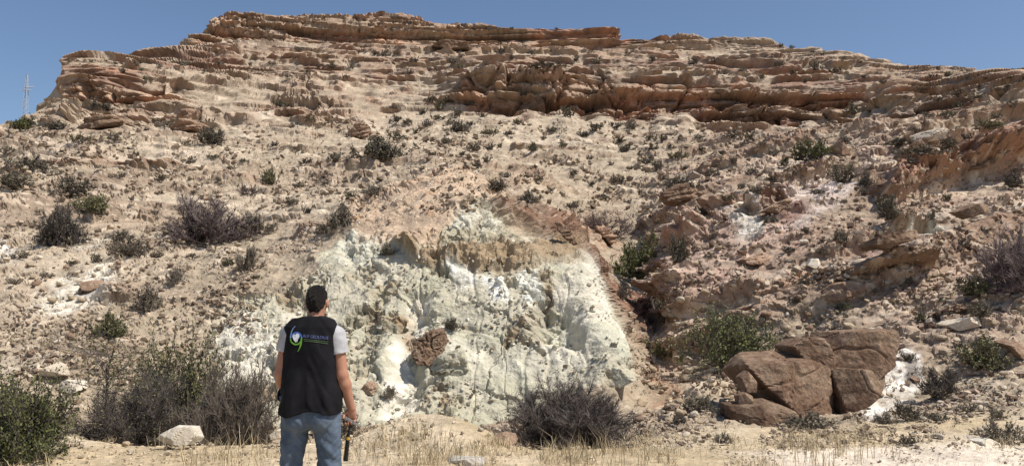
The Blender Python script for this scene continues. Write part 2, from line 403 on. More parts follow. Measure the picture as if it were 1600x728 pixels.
D += m_out * (1 - 0.45 * panel) * (0.17 * nB + 0.04 * nC + 0.02 * nD - 0.13 * smooth(0.14, 0.0, gul) - 0.05 * smooth(0.08, 0.0, gul2) + 0.06 * ((ofx * (of1 - 0.5) + ofz * (of2 - 0.5)) * 2.4 + (of1 - 0.5)) - 0.05 * smooth(0.05, 0.0, oF2 - oF1))
D += orough * (-0.04 + 0.08 * nC + 0.08 * nD + 0.06 * np.tanh(6 * perlin(X * 3.2, Y * 3.2 + 5, Z * 4.2)) + 0.06 * stepo + 0.04 * rid)
D += 0.40 * mask([(890,405),(930,430),(965,520),(1000,600),(930,600),(925,520),(905,460)], 60, 0.6, 2.5, 7.2)          # right-hand buttress
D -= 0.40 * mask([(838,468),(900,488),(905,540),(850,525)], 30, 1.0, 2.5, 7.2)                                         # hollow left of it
D -= 0.25 * mask([(640,460),(675,468),(655,560),(640,650),(600,650),(625,540)], 30, 1.0, 2.5, 7.2)                     # white gully
rib = mask([(770,322),(800,330),(860,362),(925,405),(965,440),(1000,500),(1015,545),(995,545),(965,500),(935,450),(890,408),(840,376),(790,345)], 14, 0.8, 4, 8.2)
D += rib * (0.30 + 0.25 * s2 + 0.2 * nC)
D += m_cap * (0.12 + 0.04 * nC + 0.05 * s2 + 0.10 * s3)
# rubble: embedded angular stones, three sizes that follow distance
stone_hash = np.zeros_like(X); stone_h = np.zeros_like(X)
lv = np.exp2(np.round(np.log2(Yc * 0.013)))
for mul, dens, sd_ in ((1.0, 0.26, 0.0), (0.5, 0.5, 31.0), (2.0, 0.09, 77.0)):
    cs = (lv * mul).astype(f32)
    F1, F2, r1, r2, ox, oy, oz = cells((X / cs + sd_) * 0.72 + 0.5 * nB, Y / cs * 0.8, (Z - 0.15 * X) / cs * 1.3 + 0.3 * nB)
    rad = 0.22 + 0.36 * r2
    tilt = (ox * (r1 - 0.5) + oz * 0.7 + oy * ((r1 * 7.7) % 1 - 0.5)) * 1.3
    dome = np.clip(1 - (F1 / rad) ** 2, 0, 1) ** 0.55
    h = np.clip(dome * (0.45 + 0.45 * r1 + tilt * 0.8), 0, 0.8)
    on = (((r1 * 13.7) % 1) < dens * np.clip(0.9 + 1.6 * nB, 0.08, 1.7)) & (F1 < rad)
    w = (m_slope * 0.9 + 0.25 * m_out * (mul < 2) + 0.5 * m_fg * (mul < 1) + 0.25 * m_cl)
    h = np.where(on, h, 0) * cs * (0.45 - 0.22 * smooth(28, 75, Yc)) * w * (1 - 0.6 * m_cl)
    if mul == 1.0:
        crev = smooth(0.13, 0.0, F2 - F1) * smooth(-0.05, 0.3, nB + 0.5 * nC) * cs * (0.30 - 0.16 * smooth(28, 75, Yc)) * m_slope * (1 - m_fg)
    stone_hash = np.where(on & (h > stone_h), r2 + r1 * 0.01, stone_hash)
    stone_h = np.maximum(stone_h, h)
D += stone_h - crev
# fine roughness
D += (0.06 * nC * lod(0.6) * (Yc / 20) ** 0.3 + 0.022 * nD * lod(0.16)) * (1 - 0.6 * m_fg)
# broken, faceted rock on the cliffs and caps
F1, F2, r1, r2, ox, oy, oz = cells(X / 2.0 + 0.3 * nC, Y / 2.0, Z / 0.9)
fac = (ox * (r1 - 0.5) + oz * (r2 - 0.5)) * 2.0 + (r1 - 0.5) * 0.7
D += (0.20 * m_cl + 0.40 * m_cv) * fac - 0.22 * m_cv * smooth(0.10, 0.0, F2 - F1)
F1d, F2d, d1, d2, ox, oy, oz = cells(X / 6.0 + 0.3 * nB, Y / 6.0, Z / 4.5 + 0.2 * nB)
D += m_cl1 * smooth(720, 800, UPX) * ((ox * (d1 - 0.5) + oz * (d2 - 0.5)) * 2.6 + (d1 - 0.5) * 1.6 - 0.9 * smooth(0.10, 0.0, F2d - F1d))
crk = smooth(0.12, 0.0, F2 - F1)
D -= m_cv * crk * 0.25
F1b, F2b, q1, q2, ox, oy, oz = cells(X / 0.42, Y / 0.42, Z / 0.3)
D += (m_spur * 0.5 + 0.35 * m_cap + 0.6 * orough * ((q1 * 7.3) % 1 > 0.35)) * ((ox * (q1 - 0.5) + oz * (q2 - 0.5)) * 2 + (q1 - 0.5)) * 0.16
ratio = np.abs(gu[..., 1]) / (2.0 / FPX * Yc)
D *= np.where(TT < 9.5, 1 / (1 + (ratio / 5.0) ** 2), 1)
D *= np.where(TT > 9.9, 0.35 + 0.65 * smooth(94, 150, UPX), 1)
Nh = N * np.array([1, 1, 0.25], f32); Nh[..., 1] -= 0.25; Nh /= np.linalg.norm(Nh, axis=2)[..., None] + 1e-6
wN = np.clip(m_cl + 0.7 * strip + 0.4 * m_beds + 0.45 * m_slope * (1 - m_fg), 0, 1)[..., None]
Nd = N * (1 - wN) + Nh * wN
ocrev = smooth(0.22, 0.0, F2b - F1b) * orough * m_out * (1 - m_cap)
F1c, F2c, c1, c2, ox, oy, oz = cells(X / 0.9 + 0.4 * nC, Y / 0.9, Z / 0.7 + 0.3 * nC)
obig = smooth(0.16, 0.0, F2c - F1c) * smooth(-0.1, 0.2, nB + 0.3 * nC) * m_out * (1 - m_cap)
D -= 0.05 * ocrev
Nd = Nd / (np.linalg.norm(Nd, axis=2)[..., None] + 1e-6)
Pd = B.astype(f32) + Nd * D[..., None]
NUM_T = time.time() - T0
print('terrain fields', round(NUM_T, 1))

# ---- colour of the ground, with sun and shade painted in at a few spots
def mixc(C, c, w):
    return C + (np.asarray(c, f32) - C) * w[..., None]
C = np.empty(X.shape + (3,), f32)
C[:] = (0.375, 0.308, 0.228)
C = mixc(C, (0.47, 0.39, 0.295), smooth(0.0, 0.5, nA + 0.5 * nC))
C = mixc(C, (0.27, 0.20, 0.145), smooth(0.0, 0.5, nB + 0.5 * nC + 0.4 * nD) * 0.65)
C = mixc(C, (0.40, 0.27, 0.18), smooth(0.2, 0.7, fbm(X * 0.04 + 50, Y * 0.04, Z * 0.2, 3)) * 0.5)
# upper slopes paler grey-cream
C = mixc(C, (0.44, 0.365, 0.28), smooth(8.5, 10, TT) * 0.5)
# cliffs: weathered grey-brown skin over rust and pink
cc = np.empty_like(C); cc[:] = (0.24, 0.15, 0.11)
cc = mixc(cc, (0.40, 0.22, 0.145), smooth(-0.1, 0.35, nB - 0.15 * s1) * 0.85 * np.clip(m_cl1 + m_cl3 + 0.2, 0, 1))
cc = mixc(cc, (0.16, 0.12, 0.095), smooth(-0.05, 0.3, fbm(X * 0.25, Y * 0.25, Z * 0.12 + 20, 4)) * 0.75)
cc = mixc(cc, (0.45, 0.35, 0.25), smooth(0.2, 0.7, s2 * 0.6 + nC * 0.5) * 0.45)
C = mixc(C, (1, 1, 1), m_cl * 0) * (1 - m_cl[..., None] * 0.9) + cc * (m_cl[..., None] * 0.9)
# ledges showing through the slopes
C = mixc(C, (0.24, 0.17, 0.125), m_slope * smooth(0.2, 0.8, s2 + 0.4 * s3) * smooth(-0.3, 0.3, nA + 0.5 * nB) * 0.6)
# right spur: pinkish, with bands
C = mixc(C, (0.46, 0.345, 0.27), m_spur * smooth(-0.3, 0.3, nB) * 0.75)
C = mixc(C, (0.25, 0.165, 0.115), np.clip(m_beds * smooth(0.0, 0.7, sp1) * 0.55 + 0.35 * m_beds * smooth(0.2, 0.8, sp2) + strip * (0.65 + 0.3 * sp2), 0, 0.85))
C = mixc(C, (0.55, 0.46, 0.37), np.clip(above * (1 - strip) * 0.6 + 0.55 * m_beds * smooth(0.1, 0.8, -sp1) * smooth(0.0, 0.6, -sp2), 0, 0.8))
# outcrop
oc = np.empty_like(C); oc[:] = (0.475, 0.44, 0.345)
oc = mixc(oc, (0.435, 0.415, 0.315), smooth(-0.15, 0.3, nB + 0.3 * nC))
oc = mixc(oc, (0.63, 0.585, 0.485), smooth(0.1, 0.45, fbm(X * 0.5 + 12, Y * 0.5, Z * 0.3, 3)) * 0.8)
oc = mixc(oc, (0.33, 0.295, 0.215), orough * np.clip(0.62 + 0.5 * nD + 0.3 * nC, 0, 0.9))
oc = mixc(oc, (0.33, 0.25, 0.165), orough * smooth(0.1, 0.3, fbm(X * 0.8, Y * 0.8 + 8, Z * 0.8, 4)) * 0.8)
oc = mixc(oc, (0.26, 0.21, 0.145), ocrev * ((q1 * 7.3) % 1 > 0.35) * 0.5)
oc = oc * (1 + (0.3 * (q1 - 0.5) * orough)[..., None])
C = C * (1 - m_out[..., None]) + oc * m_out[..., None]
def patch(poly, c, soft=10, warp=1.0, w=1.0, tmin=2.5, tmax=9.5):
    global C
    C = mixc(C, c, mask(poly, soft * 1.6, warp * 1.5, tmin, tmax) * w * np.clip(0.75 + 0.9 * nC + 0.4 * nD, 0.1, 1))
patch([(525,385),(560,368),(605,372),(612,395),(570,405),(530,405)], (0.53, 0.52, 0.43), 14)
patch([(700,338),(740,312),(772,338),(790,360),(740,352),(710,352)], (0.58, 0.55, 0.45), 10, 0.8)
patch([(905,402),(938,440),(950,500),(930,500),(915,440),(895,415)], (0.68, 0.66, 0.57), 8, 0.5)  # sunlit right face of the buttress, painted brighter
patch([(640,468),(676,470),(665,530),(640,545),(650,620),(635,650),(590,655),(615,560),(628,520)], (0.74, 0.70, 0.61), 12, 0.8)
patch([(330,525),(400,505),(440,520),(440,585),(350,590)], (0.70, 0.655, 0.55), 14)
patch([(705,418),(740,415),(745,440),(712,450)], (0.74, 0.73, 0.67), 8, 0.6)
patch([(750,430),(785,440),(795,470),(765,470)], (0.72, 0.71, 0.65), 8, 0.6)
patch([(800,425),(840,425),(845,470),(815,480)], (0.70, 0.70, 0.63), 8, 0.6)
patch([(700,520),(860,540),(930,560),(900,590),(720,585)], (0.60, 0.57, 0.48), 16, 1.2, 0.6)
patch([(840,470),(905,480),(890,530),(860,525)], (0.42, 0.42, 0.33), 12, 1, 0.8)  # shade left of the buttress, painted as a darker patch
patch([(925,520),(960,530),(985,585),(940,580)], (0.50, 0.49, 0.385), 8, 0.8)
patch([(618,490),(640,485),(655,520),(640,540)], (0.33, 0.22, 0.13), 8)
patch([(560,440),(610,430),(600,470),(570,475)], (0.40, 0.36, 0.26), 10)
C = mixc(C, (0.32, 0.24, 0.155), m_cap * (0.6 + 0.35 * smooth(-0.3, 0.2, nC + 0.5 * s3)))
C = mixc(C, (0.21, 0.125, 0.085), rib * np.clip(0.6 + 0.8 * nC + 0.4 * s2, 0, 1))
C = mixc(C, (0.50, 0.375, 0.27), m_peach * 0.8)
C = mixc(C, (0.40, 0.25, 0.15), m_peach * smooth(0.1, 0.5, nC + nB * 0.5) * 0.7)
# patches on the left slope and on the spur
patch([(60,450),(100,432),(190,432),(195,470),(150,480),(110,500),(60,490)], (0.70, 0.65, 0.55), 12, 1.2)
patch([(-10,375),(22,378),(18,408),(-10,412)], (0.66, 0.64, 0.60), 8)
patch([(120,375),(190,372),(180,392),(130,392)], (0.60, 0.56, 0.48), 12, 1.2, 0.7)
patch([(0,560),(60,560),(110,590),(100,620),(40,600),(0,600)], (0.60, 0.52, 0.42), 16, 1, 0.8)
patch([(952,440),(985,455),(1012,520),(1000,535),(975,505)], (0.20, 0.095, 0.065), 8, 0.8)
patch([(1000,590),(1060,590),(1060,640),(1010,650)], (0.33, 0.19, 0.12), 10, 1, 0.7)
patch([(880,335),(950,355),(965,385),(940,395)], (0.34, 0.19, 0.12), 10, 1, 0.7)
patch([(1040,390),(1150,340),(1260,330),(1260,400),(1150,450),(1050,470)], (0.47, 0.335, 0.275), 30, 1.2, 0.7)
patch([(1150,345),(1185,330),(1195,370),(1150,378)], (0.58, 0.56, 0.50), 10)
patch([(1225,310),(1320,285),(1330,305),(1300,330),(1260,362),(1230,365)], (0.55, 0.47, 0.43), 10)
patch([(1215,325),(1250,318),(1265,340),(1235,360),(1215,348)], (0.22, 0.12, 0.09), 8, 0.7)
patch([(1190,318),(1240,300),(1235,312),(1195,328)], (0.25, 0.13, 0.095), 6, 0.5)
patch([(1375,395),(1430,370),(1478,358),(1480,375),(1440,392),(1390,405)], (0.60, 0.60, 0.53), 10)
patch([(1370,300),(1420,270),(1600,235),(1600,262),(1520,268),(1420,305),(1385,325)], (0.30, 0.17, 0.115), 8, 0.8, 0.8)
patch([(1420,232),(1520,215),(1600,205),(1600,225),(1520,232)], (0.58, 0.43, 0.34), 10, 1, 0.7)
patch([(1330,420),(1400,412),(1405,425),(1340,430)], (0.36, 0.20, 0.18), 8, 1, 0.7)
patch([(1190,445),(1240,430),(1310,428),(1310,445),(1230,462)], (0.34, 0.22, 0.15), 8, 1, 0.8)
patch([(1345,640),(1385,580),(1405,550),(1435,560),(1440,600),(1410,640),(1370,665)], (0.80, 0.76, 0.70), 6, 0.7)
patch([(1412,570),(1430,560),(1436,600),(1418,610)], (0.12, 0.10, 0.09), 6, 0.8, 0.9)  # shadowed gap right of the upper block, painted dark
# stones take their own tint
sh = np.where(stone_h > 0.004, stone_hash, 0.5)[..., None]
C = C * (0.72 + 0.56 * sh)
C = mixc(C, (0.55, 0.47, 0.37), (stone_h > 0.004) * (sh[..., 0] > 0.75) * 0.5 * m_slope)
# foreground: pale straw-coloured dirt, with a paler track at the right
C = mixc(C, (0.50, 0.40, 0.255), m_fg * 0.8)
C = mixc(C, (0.62, 0.53, 0.41), m_fg * smooth(-0.1, 0.4, nB) * 0.5)
C = mixc(C, (0.68, 0.59, 0.48), smooth(9.8, 9.35, Y - 0.35 * nB) * smooth(2.0, 3.4, X + nB) * smooth(1.9, 1.5, TT))
C *= (1 + (0.30 * nC + 0.22 * nD) * (1 - 0.7 * m_out * (1 - orough)))[..., None]
C = np.clip(C, 0.02, 0.88)

# ---- mesh, split into the pieces of the setting
idx = np.arange(NR * NC).reshape(NR, NC)
Fq = np.stack([idx[:-1, :-1], idx[:-1, 1:], idx[1:, 1:], idx[1:, :-1]], -1).reshape(-1, 4)
cell = lambda a: a[:-1, :-1].ravel()
is_fg = cell(TT) < 2.5
is_out = (cell(m_out + m_cap + m_peach) > 0.5) & ~is_fg
is_cl = (cell((TT > 9.98) & (TT < 14.2) & (UPX > 94))) & ~is_fg & ~is_out
rest = ~(is_fg | is_out | is_cl)
Vall = Pd.reshape(-1, 3); Call = C.reshape(-1, 3)
for nm, sel in (('foreground_dirt', is_fg), ('pale_outcrop', is_out), ('cliff_terraces', is_cl), ('hillside', rest)):
    F = Fq[sel]
    u, inv = np.unique(F, return_inverse=True)
    me = mesh_np(nm, Vall[u], inv.reshape(-1, 4), [MAT_OUT if nm == 'pale_outcrop' else MAT_HILL], False, None, Call[u])
    tag(link(nm, me), kind='structure')
print('terrain mesh', len(Fq) * 2, round(time.time() - T0, 1))

# ground sheet to the horizon (under and around the hill)
gx = np.concatenate([[-3000, -800, -200], np.linspace(-60, 60, 41), [200, 800, 3000]])
gy = np.concatenate([[-3000, -600, -100], np.linspace(-30, 8, 20), [10, 12, 14, 16, 60, 300, 1200, 4000]])
GX, GY = np.meshgrid(gx, gy)
GZ = np.interp(GY, [7, 10, 12, 14], [-0.05, -0.5, -1.6, -2.2]) + 0.02 * np.sin(GX * 1.3) * np.cos(GY)
gi = np.arange(GX.size).reshape(GX.shape)
gF = np.stack([gi[:-1, :-1], gi[:-1, 1:], gi[1:, 1:], gi[1:, :-1]], -1).reshape(-1, 4)
gme = mesh_np('ground', np.stack([GX, GY, GZ], -1).reshape(-1, 3), gF, [MAT_HILL], True, None, np.tile(np.array([[0.48, 0.39, 0.27]]), (GX.size, 1)))
tag(link('ground', gme), kind='structure')

# ---- depth lookup: which point of the hill lies at a given place
ppx, ppy = proj(Pd.astype(float))
BW, BH = 800, 364
ix = (ppx / 2).astype(int).ravel(); iy = (ppy / 2).astype(int).ravel()
ok = (ix >= 0) & (ix < BW) & (iy >= 0) & (iy < BH) & (Pd[..., 1].ravel() > 1.5)
zb = np.full((BH, BW), 1e9)
np.minimum.at(zb, (iy[ok], ix[ok]), Pd[..., 1].ravel()[ok])
zp = np.pad(zb, 1, constant_values=1e9)
ZBUF = np.min([zp[a:a + BH, b:b + BW] for a in range(3) for b in range(3)], axis=0)
def at(px, py, sink=0.0):
    i = min(max(int(py / 2), 0), BH - 1); j = min(max(int(px / 2), 0), BW - 1)
    y = ZBUF[i, j]
    k = 0
    while y > 1e8 and k < 30:
        k += 1; i = min(i + 1, BH - 1); y = ZBUF[i, j]
    p = unproj(px, (i * 2 + 1) if k else py, y)
    p = np.array(p, float); p[2] -= sink
    return p
def ground_at(px, Yq, sink=0.0):
    j = int(np.clip(round((px + 340) / 2), 0, NC - 1))
    colY = Pd[:, j, 1]
    i = int(np.argmin(np.abs(colY - Yq)))
    p = Pd[i, j].astype(float).copy(); p[2] -= sink
    return p

# ------------------------------------------------------------------ rocks
def cube_sphere(n):
    vs = {}; V = []; F = []
    def vid(p):
        k = tuple(np.round(p, 5))
        if k not in vs: vs[k] = len(V); V.append(p)
        return vs[k]
    g = np.tan(np.linspace(-math.pi / 4, math.pi / 4, n + 1))
    for ax in range(3):
        for sg in (-1, 1):
            for i in range(n):
                for j in range(n):
                    q = []
                    for (a, b) in ((i, j), (i + 1, j), (i + 1, j + 1), (i, j + 1)):
                        p = np.zeros(3); p[ax] = sg; p[(ax + 1) % 3] = g[a] * 1.0; p[(ax + 2) % 3] = g[b]
                        q.append(vid(p))
                    F.append(q if sg > 0 else q[::-1])
    V = np.array(V); V /= np.linalg.norm(V, axis=1)[:, None]
    return V, np.array(F)
CS = {n: cube_sphere(n) for n in (2, 3, 6, 14, 30)}

def rock_shape(seed, n, dims=(1, 1, 1), planes=9, rough=0.03, lo=0.62, hi=0.95):
    """angular stone: a ball cut by random planes, stretched to dims (half sizes)"""
    r = np.random.default_rng(seed)
    V, F = CS[n]
    nrm = r.normal(size=(planes, 3)); nrm /= np.linalg.norm(nrm, axis=1)[:, None]
    d = r.uniform(lo, hi, planes)
    dot = V @ nrm.T
    rad = np.where(dot > 0.05, d / np.maximum(dot, 0.05), 9).min(axis=1)
    rad = np.minimum(rad, 1.0)
    P = V * rad[:, None]
    if n > 3:
        o = seed * 3.7
        P += V * (rough * fbm(P[:, 0] * 2.2 + o, P[:, 1] * 2.2, P[:, 2] * 2.2, 4) * 1.5 + rough * 0.6 * fbm(P[:, 0] * 7 + o, P[:, 1] * 7, P[:, 2] * 7, 3))[:, None]
    return P * np.array(dims), F

MAT_TAN = rock_mat('limestone_tan', (0.42, 0.335, 0.235), scale=1.6, bump=0.5, dist=0.03)
MAT_PALE = rock_mat('limestone_pale', (0.58, 0.50, 0.40), scale=1.6, bump=0.5, dist=0.03)
MAT_BROWN = rock_mat('sandstone_brown', (0.18, 0.112, 0.075), scale=1.6, bump=0.9, dist=0.04, var=0.5, dust=0.5)
MAT_RUST = rock_mat('rock_rust', (0.30, 0.195, 0.135), scale=1.6, bump=0.7, dist=0.03)
MAT_WHITE = rock_mat('limestone_white', (0.70, 0.65, 0.55), scale=1.6, bump=0.5, dist=0.03, var=0.2)
MAT_GREY = rock_mat('rock_grey', (0.38, 0.36, 0.33), scale=1.6, bump=0.5, dist=0.03)
MAT_CLAY = rock_mat('clay_grey_green', (0.42, 0.41, 0.32), scale=1.6, bump=0.6, dist=0.03)

def hull2(P):
    P = sorted(map(tuple, P))
    def half(pts):
        h = []
        for p in pts:
            while len(h) > 1 and (h[-1][0] - h[-2][0]) * (p[1] - h[-2][1]) - (h[-1][1] - h[-2][1]) * (p[0] - h[-2][0]) <= 0: h.pop()
            h.append(p)
        return h[:-1]
    return np.array(half(P) + half(P[::-1]))

def sil_rock(name, poly, Yd, depth, mat, seed, n=14, box=0.45, rough=0.03, planes=4, emb=0.55, strat=0.0, parent=None, org=None):
    """angular boulder: a convex block whose side faces follow the outline poly, broken by tilted front faces"""
    P = unproj(np.array([p[0] for p in poly]), np.array([p[1] for p in poly]), Yd)
    c = np.array([(P[:, 0].max() + P[:, 0].min()) / 2, P[:, 1].mean(), (P[:, 2].max() + P[:, 2].min()) / 2])
    H = hull2(np.stack([P[:, 0] - c[0], P[:, 2] - c[2]], 1))
    r = np.random.default_rng(seed)
    nr, dd = [], []
    for i in range(len(H)):
        a_, b_ = H[i], H[(i + 1) % len(H)]
        e = b_ - a_; L = np.hypot(*e)
        if L < 1e-5: continue
        nx, nz = e[1] / L, -e[0] / L
        ty = r.uniform(-0.16, 0.12)
        v = np.array([nx, ty, nz]); l = np.linalg.norm(v)
        nr.append(v / l); dd.append((nx * a_[0] + nz * a_[1]) / l)
    for k in range(planes):
        v = np.array([r.normal() * 0.45, -1.0, r.normal() * 0.35 + 0.3 * (k > 0)]); v /= np.linalg.norm(v)
        nr.append(v); dd.append(depth * r.uniform(0.6, 0.95))
    nr.append(np.array([0, 1.0, 0])); dd.append(depth)
    nr = np.array(nr); dd = np.maximum(np.array(dd), 0.02)
    V, F = CS[n]
    size = np.array([np.ptp(H[:, 0]) / 2, depth, np.ptp(H[:, 1]) / 2])
    U = V * size; U /= np.linalg.norm(U, axis=1)[:, None]
    dot = U @ nr.T
    rad = np.where(dot > 0.02, dd / np.maximum(dot, 0.02), 1e3).min(axis=1)
    rad = np.minimum(rad, 1.6 * size.max())
    Q = U * rad[:, None]
    R0 = size.mean(); q = Q / R0
    o_ = seed * 1.7
    disp = rough * R0 * (0.9 * fbm(q[:, 0] * 1.5 + o_, q[:, 1] * 1.5, q[:, 2] * 1.5, 4) + 0.7 * fbm(q[:, 0] * 6 + o_, q[:, 1] * 6, q[:, 2] * 6, 3))
    if n >= 14:
        cr1 = np.abs(perlin(q[:, 0] * 0.8 + o_ + 0.15 * q[:, 2], q[:, 1] * 0.5, q[:, 2] * 1.3 - 0.5 * q[:, 0]))
        disp -= rough * R0 * 1.6 * smooth(0.05, 0.0, cr1)
        if strat: disp += rough * R0 * strat * np.tanh(5 * perlin(q[:, 0] * 0.4, q[:, 1] * 0.4, q[:, 2] * 4 - 0.6 * q[:, 0] + o_))
    Q = Q + U * disp[:, None]
    pos = c + np.array([0, depth * emb, 0])
    me = mesh_np(name, Q, F, [mat], False)
    return link(name, me, parent, pos if org is None else pos - org)

def boulder(poly, mat, seed, label, Yd=None, depth=None, n=14, box=0.45, rough=0.03, cat='boulder', name='boulder', group=None, emb=0.55, strat=0.0):
    a = np.array(poly, float)
    bx, by = a[:, 0].mean(), a[:, 1].max()
    if Yd is None: Yd = float(at(bx, by - 2)[1])
    w = (a[:, 0].max() - a[:, 0].min()) / FPX * Yd
    if depth is None: depth = w * 0.42
    o = sil_rock(name, poly, Yd, depth, mat, seed, n, box, rough, strat=strat, emb=emb)
    return tag(o, label, cat, group)

org_ = unproj(1285, 664, 13.9)
bb = tag(link('boulder', None, None, org_), 'largest brown sandstone boulder, long and cracked, at the foot of the right slope', 'boulder')
for k_, (pl_, yy_, dp_, nn_) in enumerate([
        ([(1163,574),(1172,563),(1270,561),(1302,574),(1326,600),(1330,648),(1290,663),(1258,669),(1182,600)], 13.6, 0.85, 30),
        ([(1300,573),(1332,588),(1390,577),(1381,602),(1364,626),(1336,650),(1318,652),(1310,612)], 13.75, 0.8, 30),
        ([(1328,519),(1398,514),(1408,545),(1402,572),(1386,583),(1332,592),(1305,573),(1302,548)], 14.0, 0.8, 30),
        ([(1236,542),(1262,527),(1296,534),(1314,566),(1300,579),(1258,568)], 14.1, 0.6, 14)]):
    sil_rock('block', pl_, yy_, dp_, MAT_BROWN, 3 + k_ * 5, nn_, rough=0.03, planes=4, strat=0.4, parent=bb, org=org_)
boulder([(1140,632),(1168,629),(1200,626),(1240,640),(1248,652),(1222,664),(1188,672),(1160,668),(1142,654)], MAT_BROWN, 21,
        'low smooth brown slab lying left below the large cracked boulder', 12.9, 0.55, 14, 0.5, 0.03)
boulder([(1157,590),(1170,580),(1184,596),(1183,614),(1165,614)], MAT_BROWN, 24, 'small upright brown stone at the left tip of the large boulder', 13.4, 0.2)
boulder([(1153,618),(1166,613),(1178,620),(1178,632),(1156,634)], MAT_BROWN, 26, 'small rounded brown stone on the low slab by the large boulder', 13.0, 0.16)
boulder([(643,556),(648,536),(668,521),(690,517),(697,535),(690,556),(668,570),(650,566)], MAT_BROWN, 33, 'dark rusty boulder stuck in the white outcrop, upper one of the pair', None, 0.4, 30, 0.6, 0.2, emb=0.8, strat=0.15)
boulder([(668,576),(684,558),(715,545),(729,560),(731,581),(716,592),(682,590)], MAT_CLAY, 37, 'grey boulder with rust end stuck in white outcrop, lower of the pair', None, 0.4, 30, 0.6, 0.08, emb=0.8, strat=0.6)
boulder([(239,686),(254,675),(272,667),(299,668),(304,682),(296,696),(262,693)], MAT_WHITE, 41, 'whitish boulder lying beside the dry thicket left of the man', 10.2, 0.2, 14, 0.5, 0.035)
boulder([(420,679),(432,672),(447,673),(450,684),(424,688)], MAT_PALE, 43, "pale stone showing just left of the man's thigh", 10.4, 0.14, 14, 0.6)
boulder([(694,730),(704,719),(722,716),(744,717),(756,724),(758,736),(700,738)], MAT_GREY, 47, 'light grey flat rock at the bottom edge among dry grass', 8.6, 0.18, 14, 0.5)
boulder([(1530,690),(1548,685),(1568,694),(1566,706),(1538,706)], MAT_WHITE, 49, 'whitish stone beside the pale track at the lower right', 9.6, 0.14, 14, 0.6)
boulder([(1508,690),(1526,682),(1542,690),(1540,700),(1512,702)], MAT_PALE, 50, 'tan stone left of the whitish one at the track edge', 9.8, 0.13, 14, 0.6)
boulder([(123,446),(134,438),(152,439),(160,447),(146,454),(128,454)], MAT_RUST, 53, 'flat reddish brown slab resting on the white patch at left', None, 0.25, 14, 0.5)
boulder([(563,606),(572,598),(586,600),(592,609),(584,618),(566,617)], MAT_RUST, 57, "small brown boulder in white clay right of the man's elbow", None, 0.2, 14, 0.6, 0.1, emb=0.8)
boulder([(772,686),(786,679),(804,681),(808,691),(790,697)], MAT_RUST, 59, 'small rust brown stone at the toe of the outcrop beside the dark bush', None, 0.15, 14, 0.6)
boulder([(940,580),(962,574),(988,580),(992,592),(970,604),(946,602)], MAT_CLAY, 61, 'grey block at the lower right corner of the pale outcrop', None, 0.3, 14, 0.5, 0.05)
boulder([(1290,452),(1304,440),(1340,434),(1358,442),(1352,460),(1318,470),(1294,468)], MAT_RUST, 63, 'brown layered block in the middle of the right slope above the large boulder', None, 0.5, 14, 0.4, 0.05, strat=1.2)
boulder([(1372,300),(1382,284),(1420,268),(1440,272),(1432,290),(1400,310),(1378,320)], MAT_BROWN, 66, 'tall brown layered ledge block high on the right spur', None, 1.0, 30, 0.4, 0.05, strat=1.6)
boulder([(1366,384),(1372,372),(1410,366),(1444,356),(1448,366),(1410,380),(1380,390)], MAT_BROWN, 68, 'dark ledge just above the pale green streak on the right slope', None, 0.6, 14, 0.4, 0.06, strat=1.2)
boulder([(1302,228),(1312,220),(1324,228),(1334,242),(1312,242)], MAT_RUST, 70, 'pointed orange block standing below the right end of the cliff', None, 0.9, 14, 0.5)
boulder([(1440,214),(1452,204),(1466,198),(1474,208),(1470,220),(1446,222)], MAT_PALE, 71, 'pale jagged knob of rock on the skyline side of the right spur', None, 1.0, 14, 0.5, 0.08)
boulder([(1482,508),(1506,497),(1534,495),(1536,510),(1500,518)], MAT_PALE, 73, 'pale flat slab above the green shrub at right', None, 0.3, 14, 0.5)
boulder([(1262,414),(1268,404),(1280,404),(1284,414),(1274,420)], MAT_WHITE, 74, 'small pale cube-like stone on the slope above the green bush', None, 0.2, 14, 0.5)
boulder([(1576,538),(1592,532),(1610,545),(1612,566),(1592,556)], MAT_RUST, 76, 'reddish stone at the right frame edge beside the green shrub', None, 0.3, 14, 0.5)
boulder([(1500,330),(1530,316),(1552,318),(1554,328),(1520,340)], MAT_BROWN, 77, 'flat brown ledge stone with dark gap beneath at far right', None, 0.4, 14, 0.5)
boulder([(88,604),(100,594),(118,596),(122,610),(100,616)], MAT_WHITE, 78, 'white boulder above the green bush in the left corner', None, 0.25, 14, 0.55)
boulder([(60,578),(74,570),(90,574),(94,586),(70,590)], MAT_PALE, 79, 'pale boulder beside a dark hollow at lower left', None, 0.25, 14, 0.55)
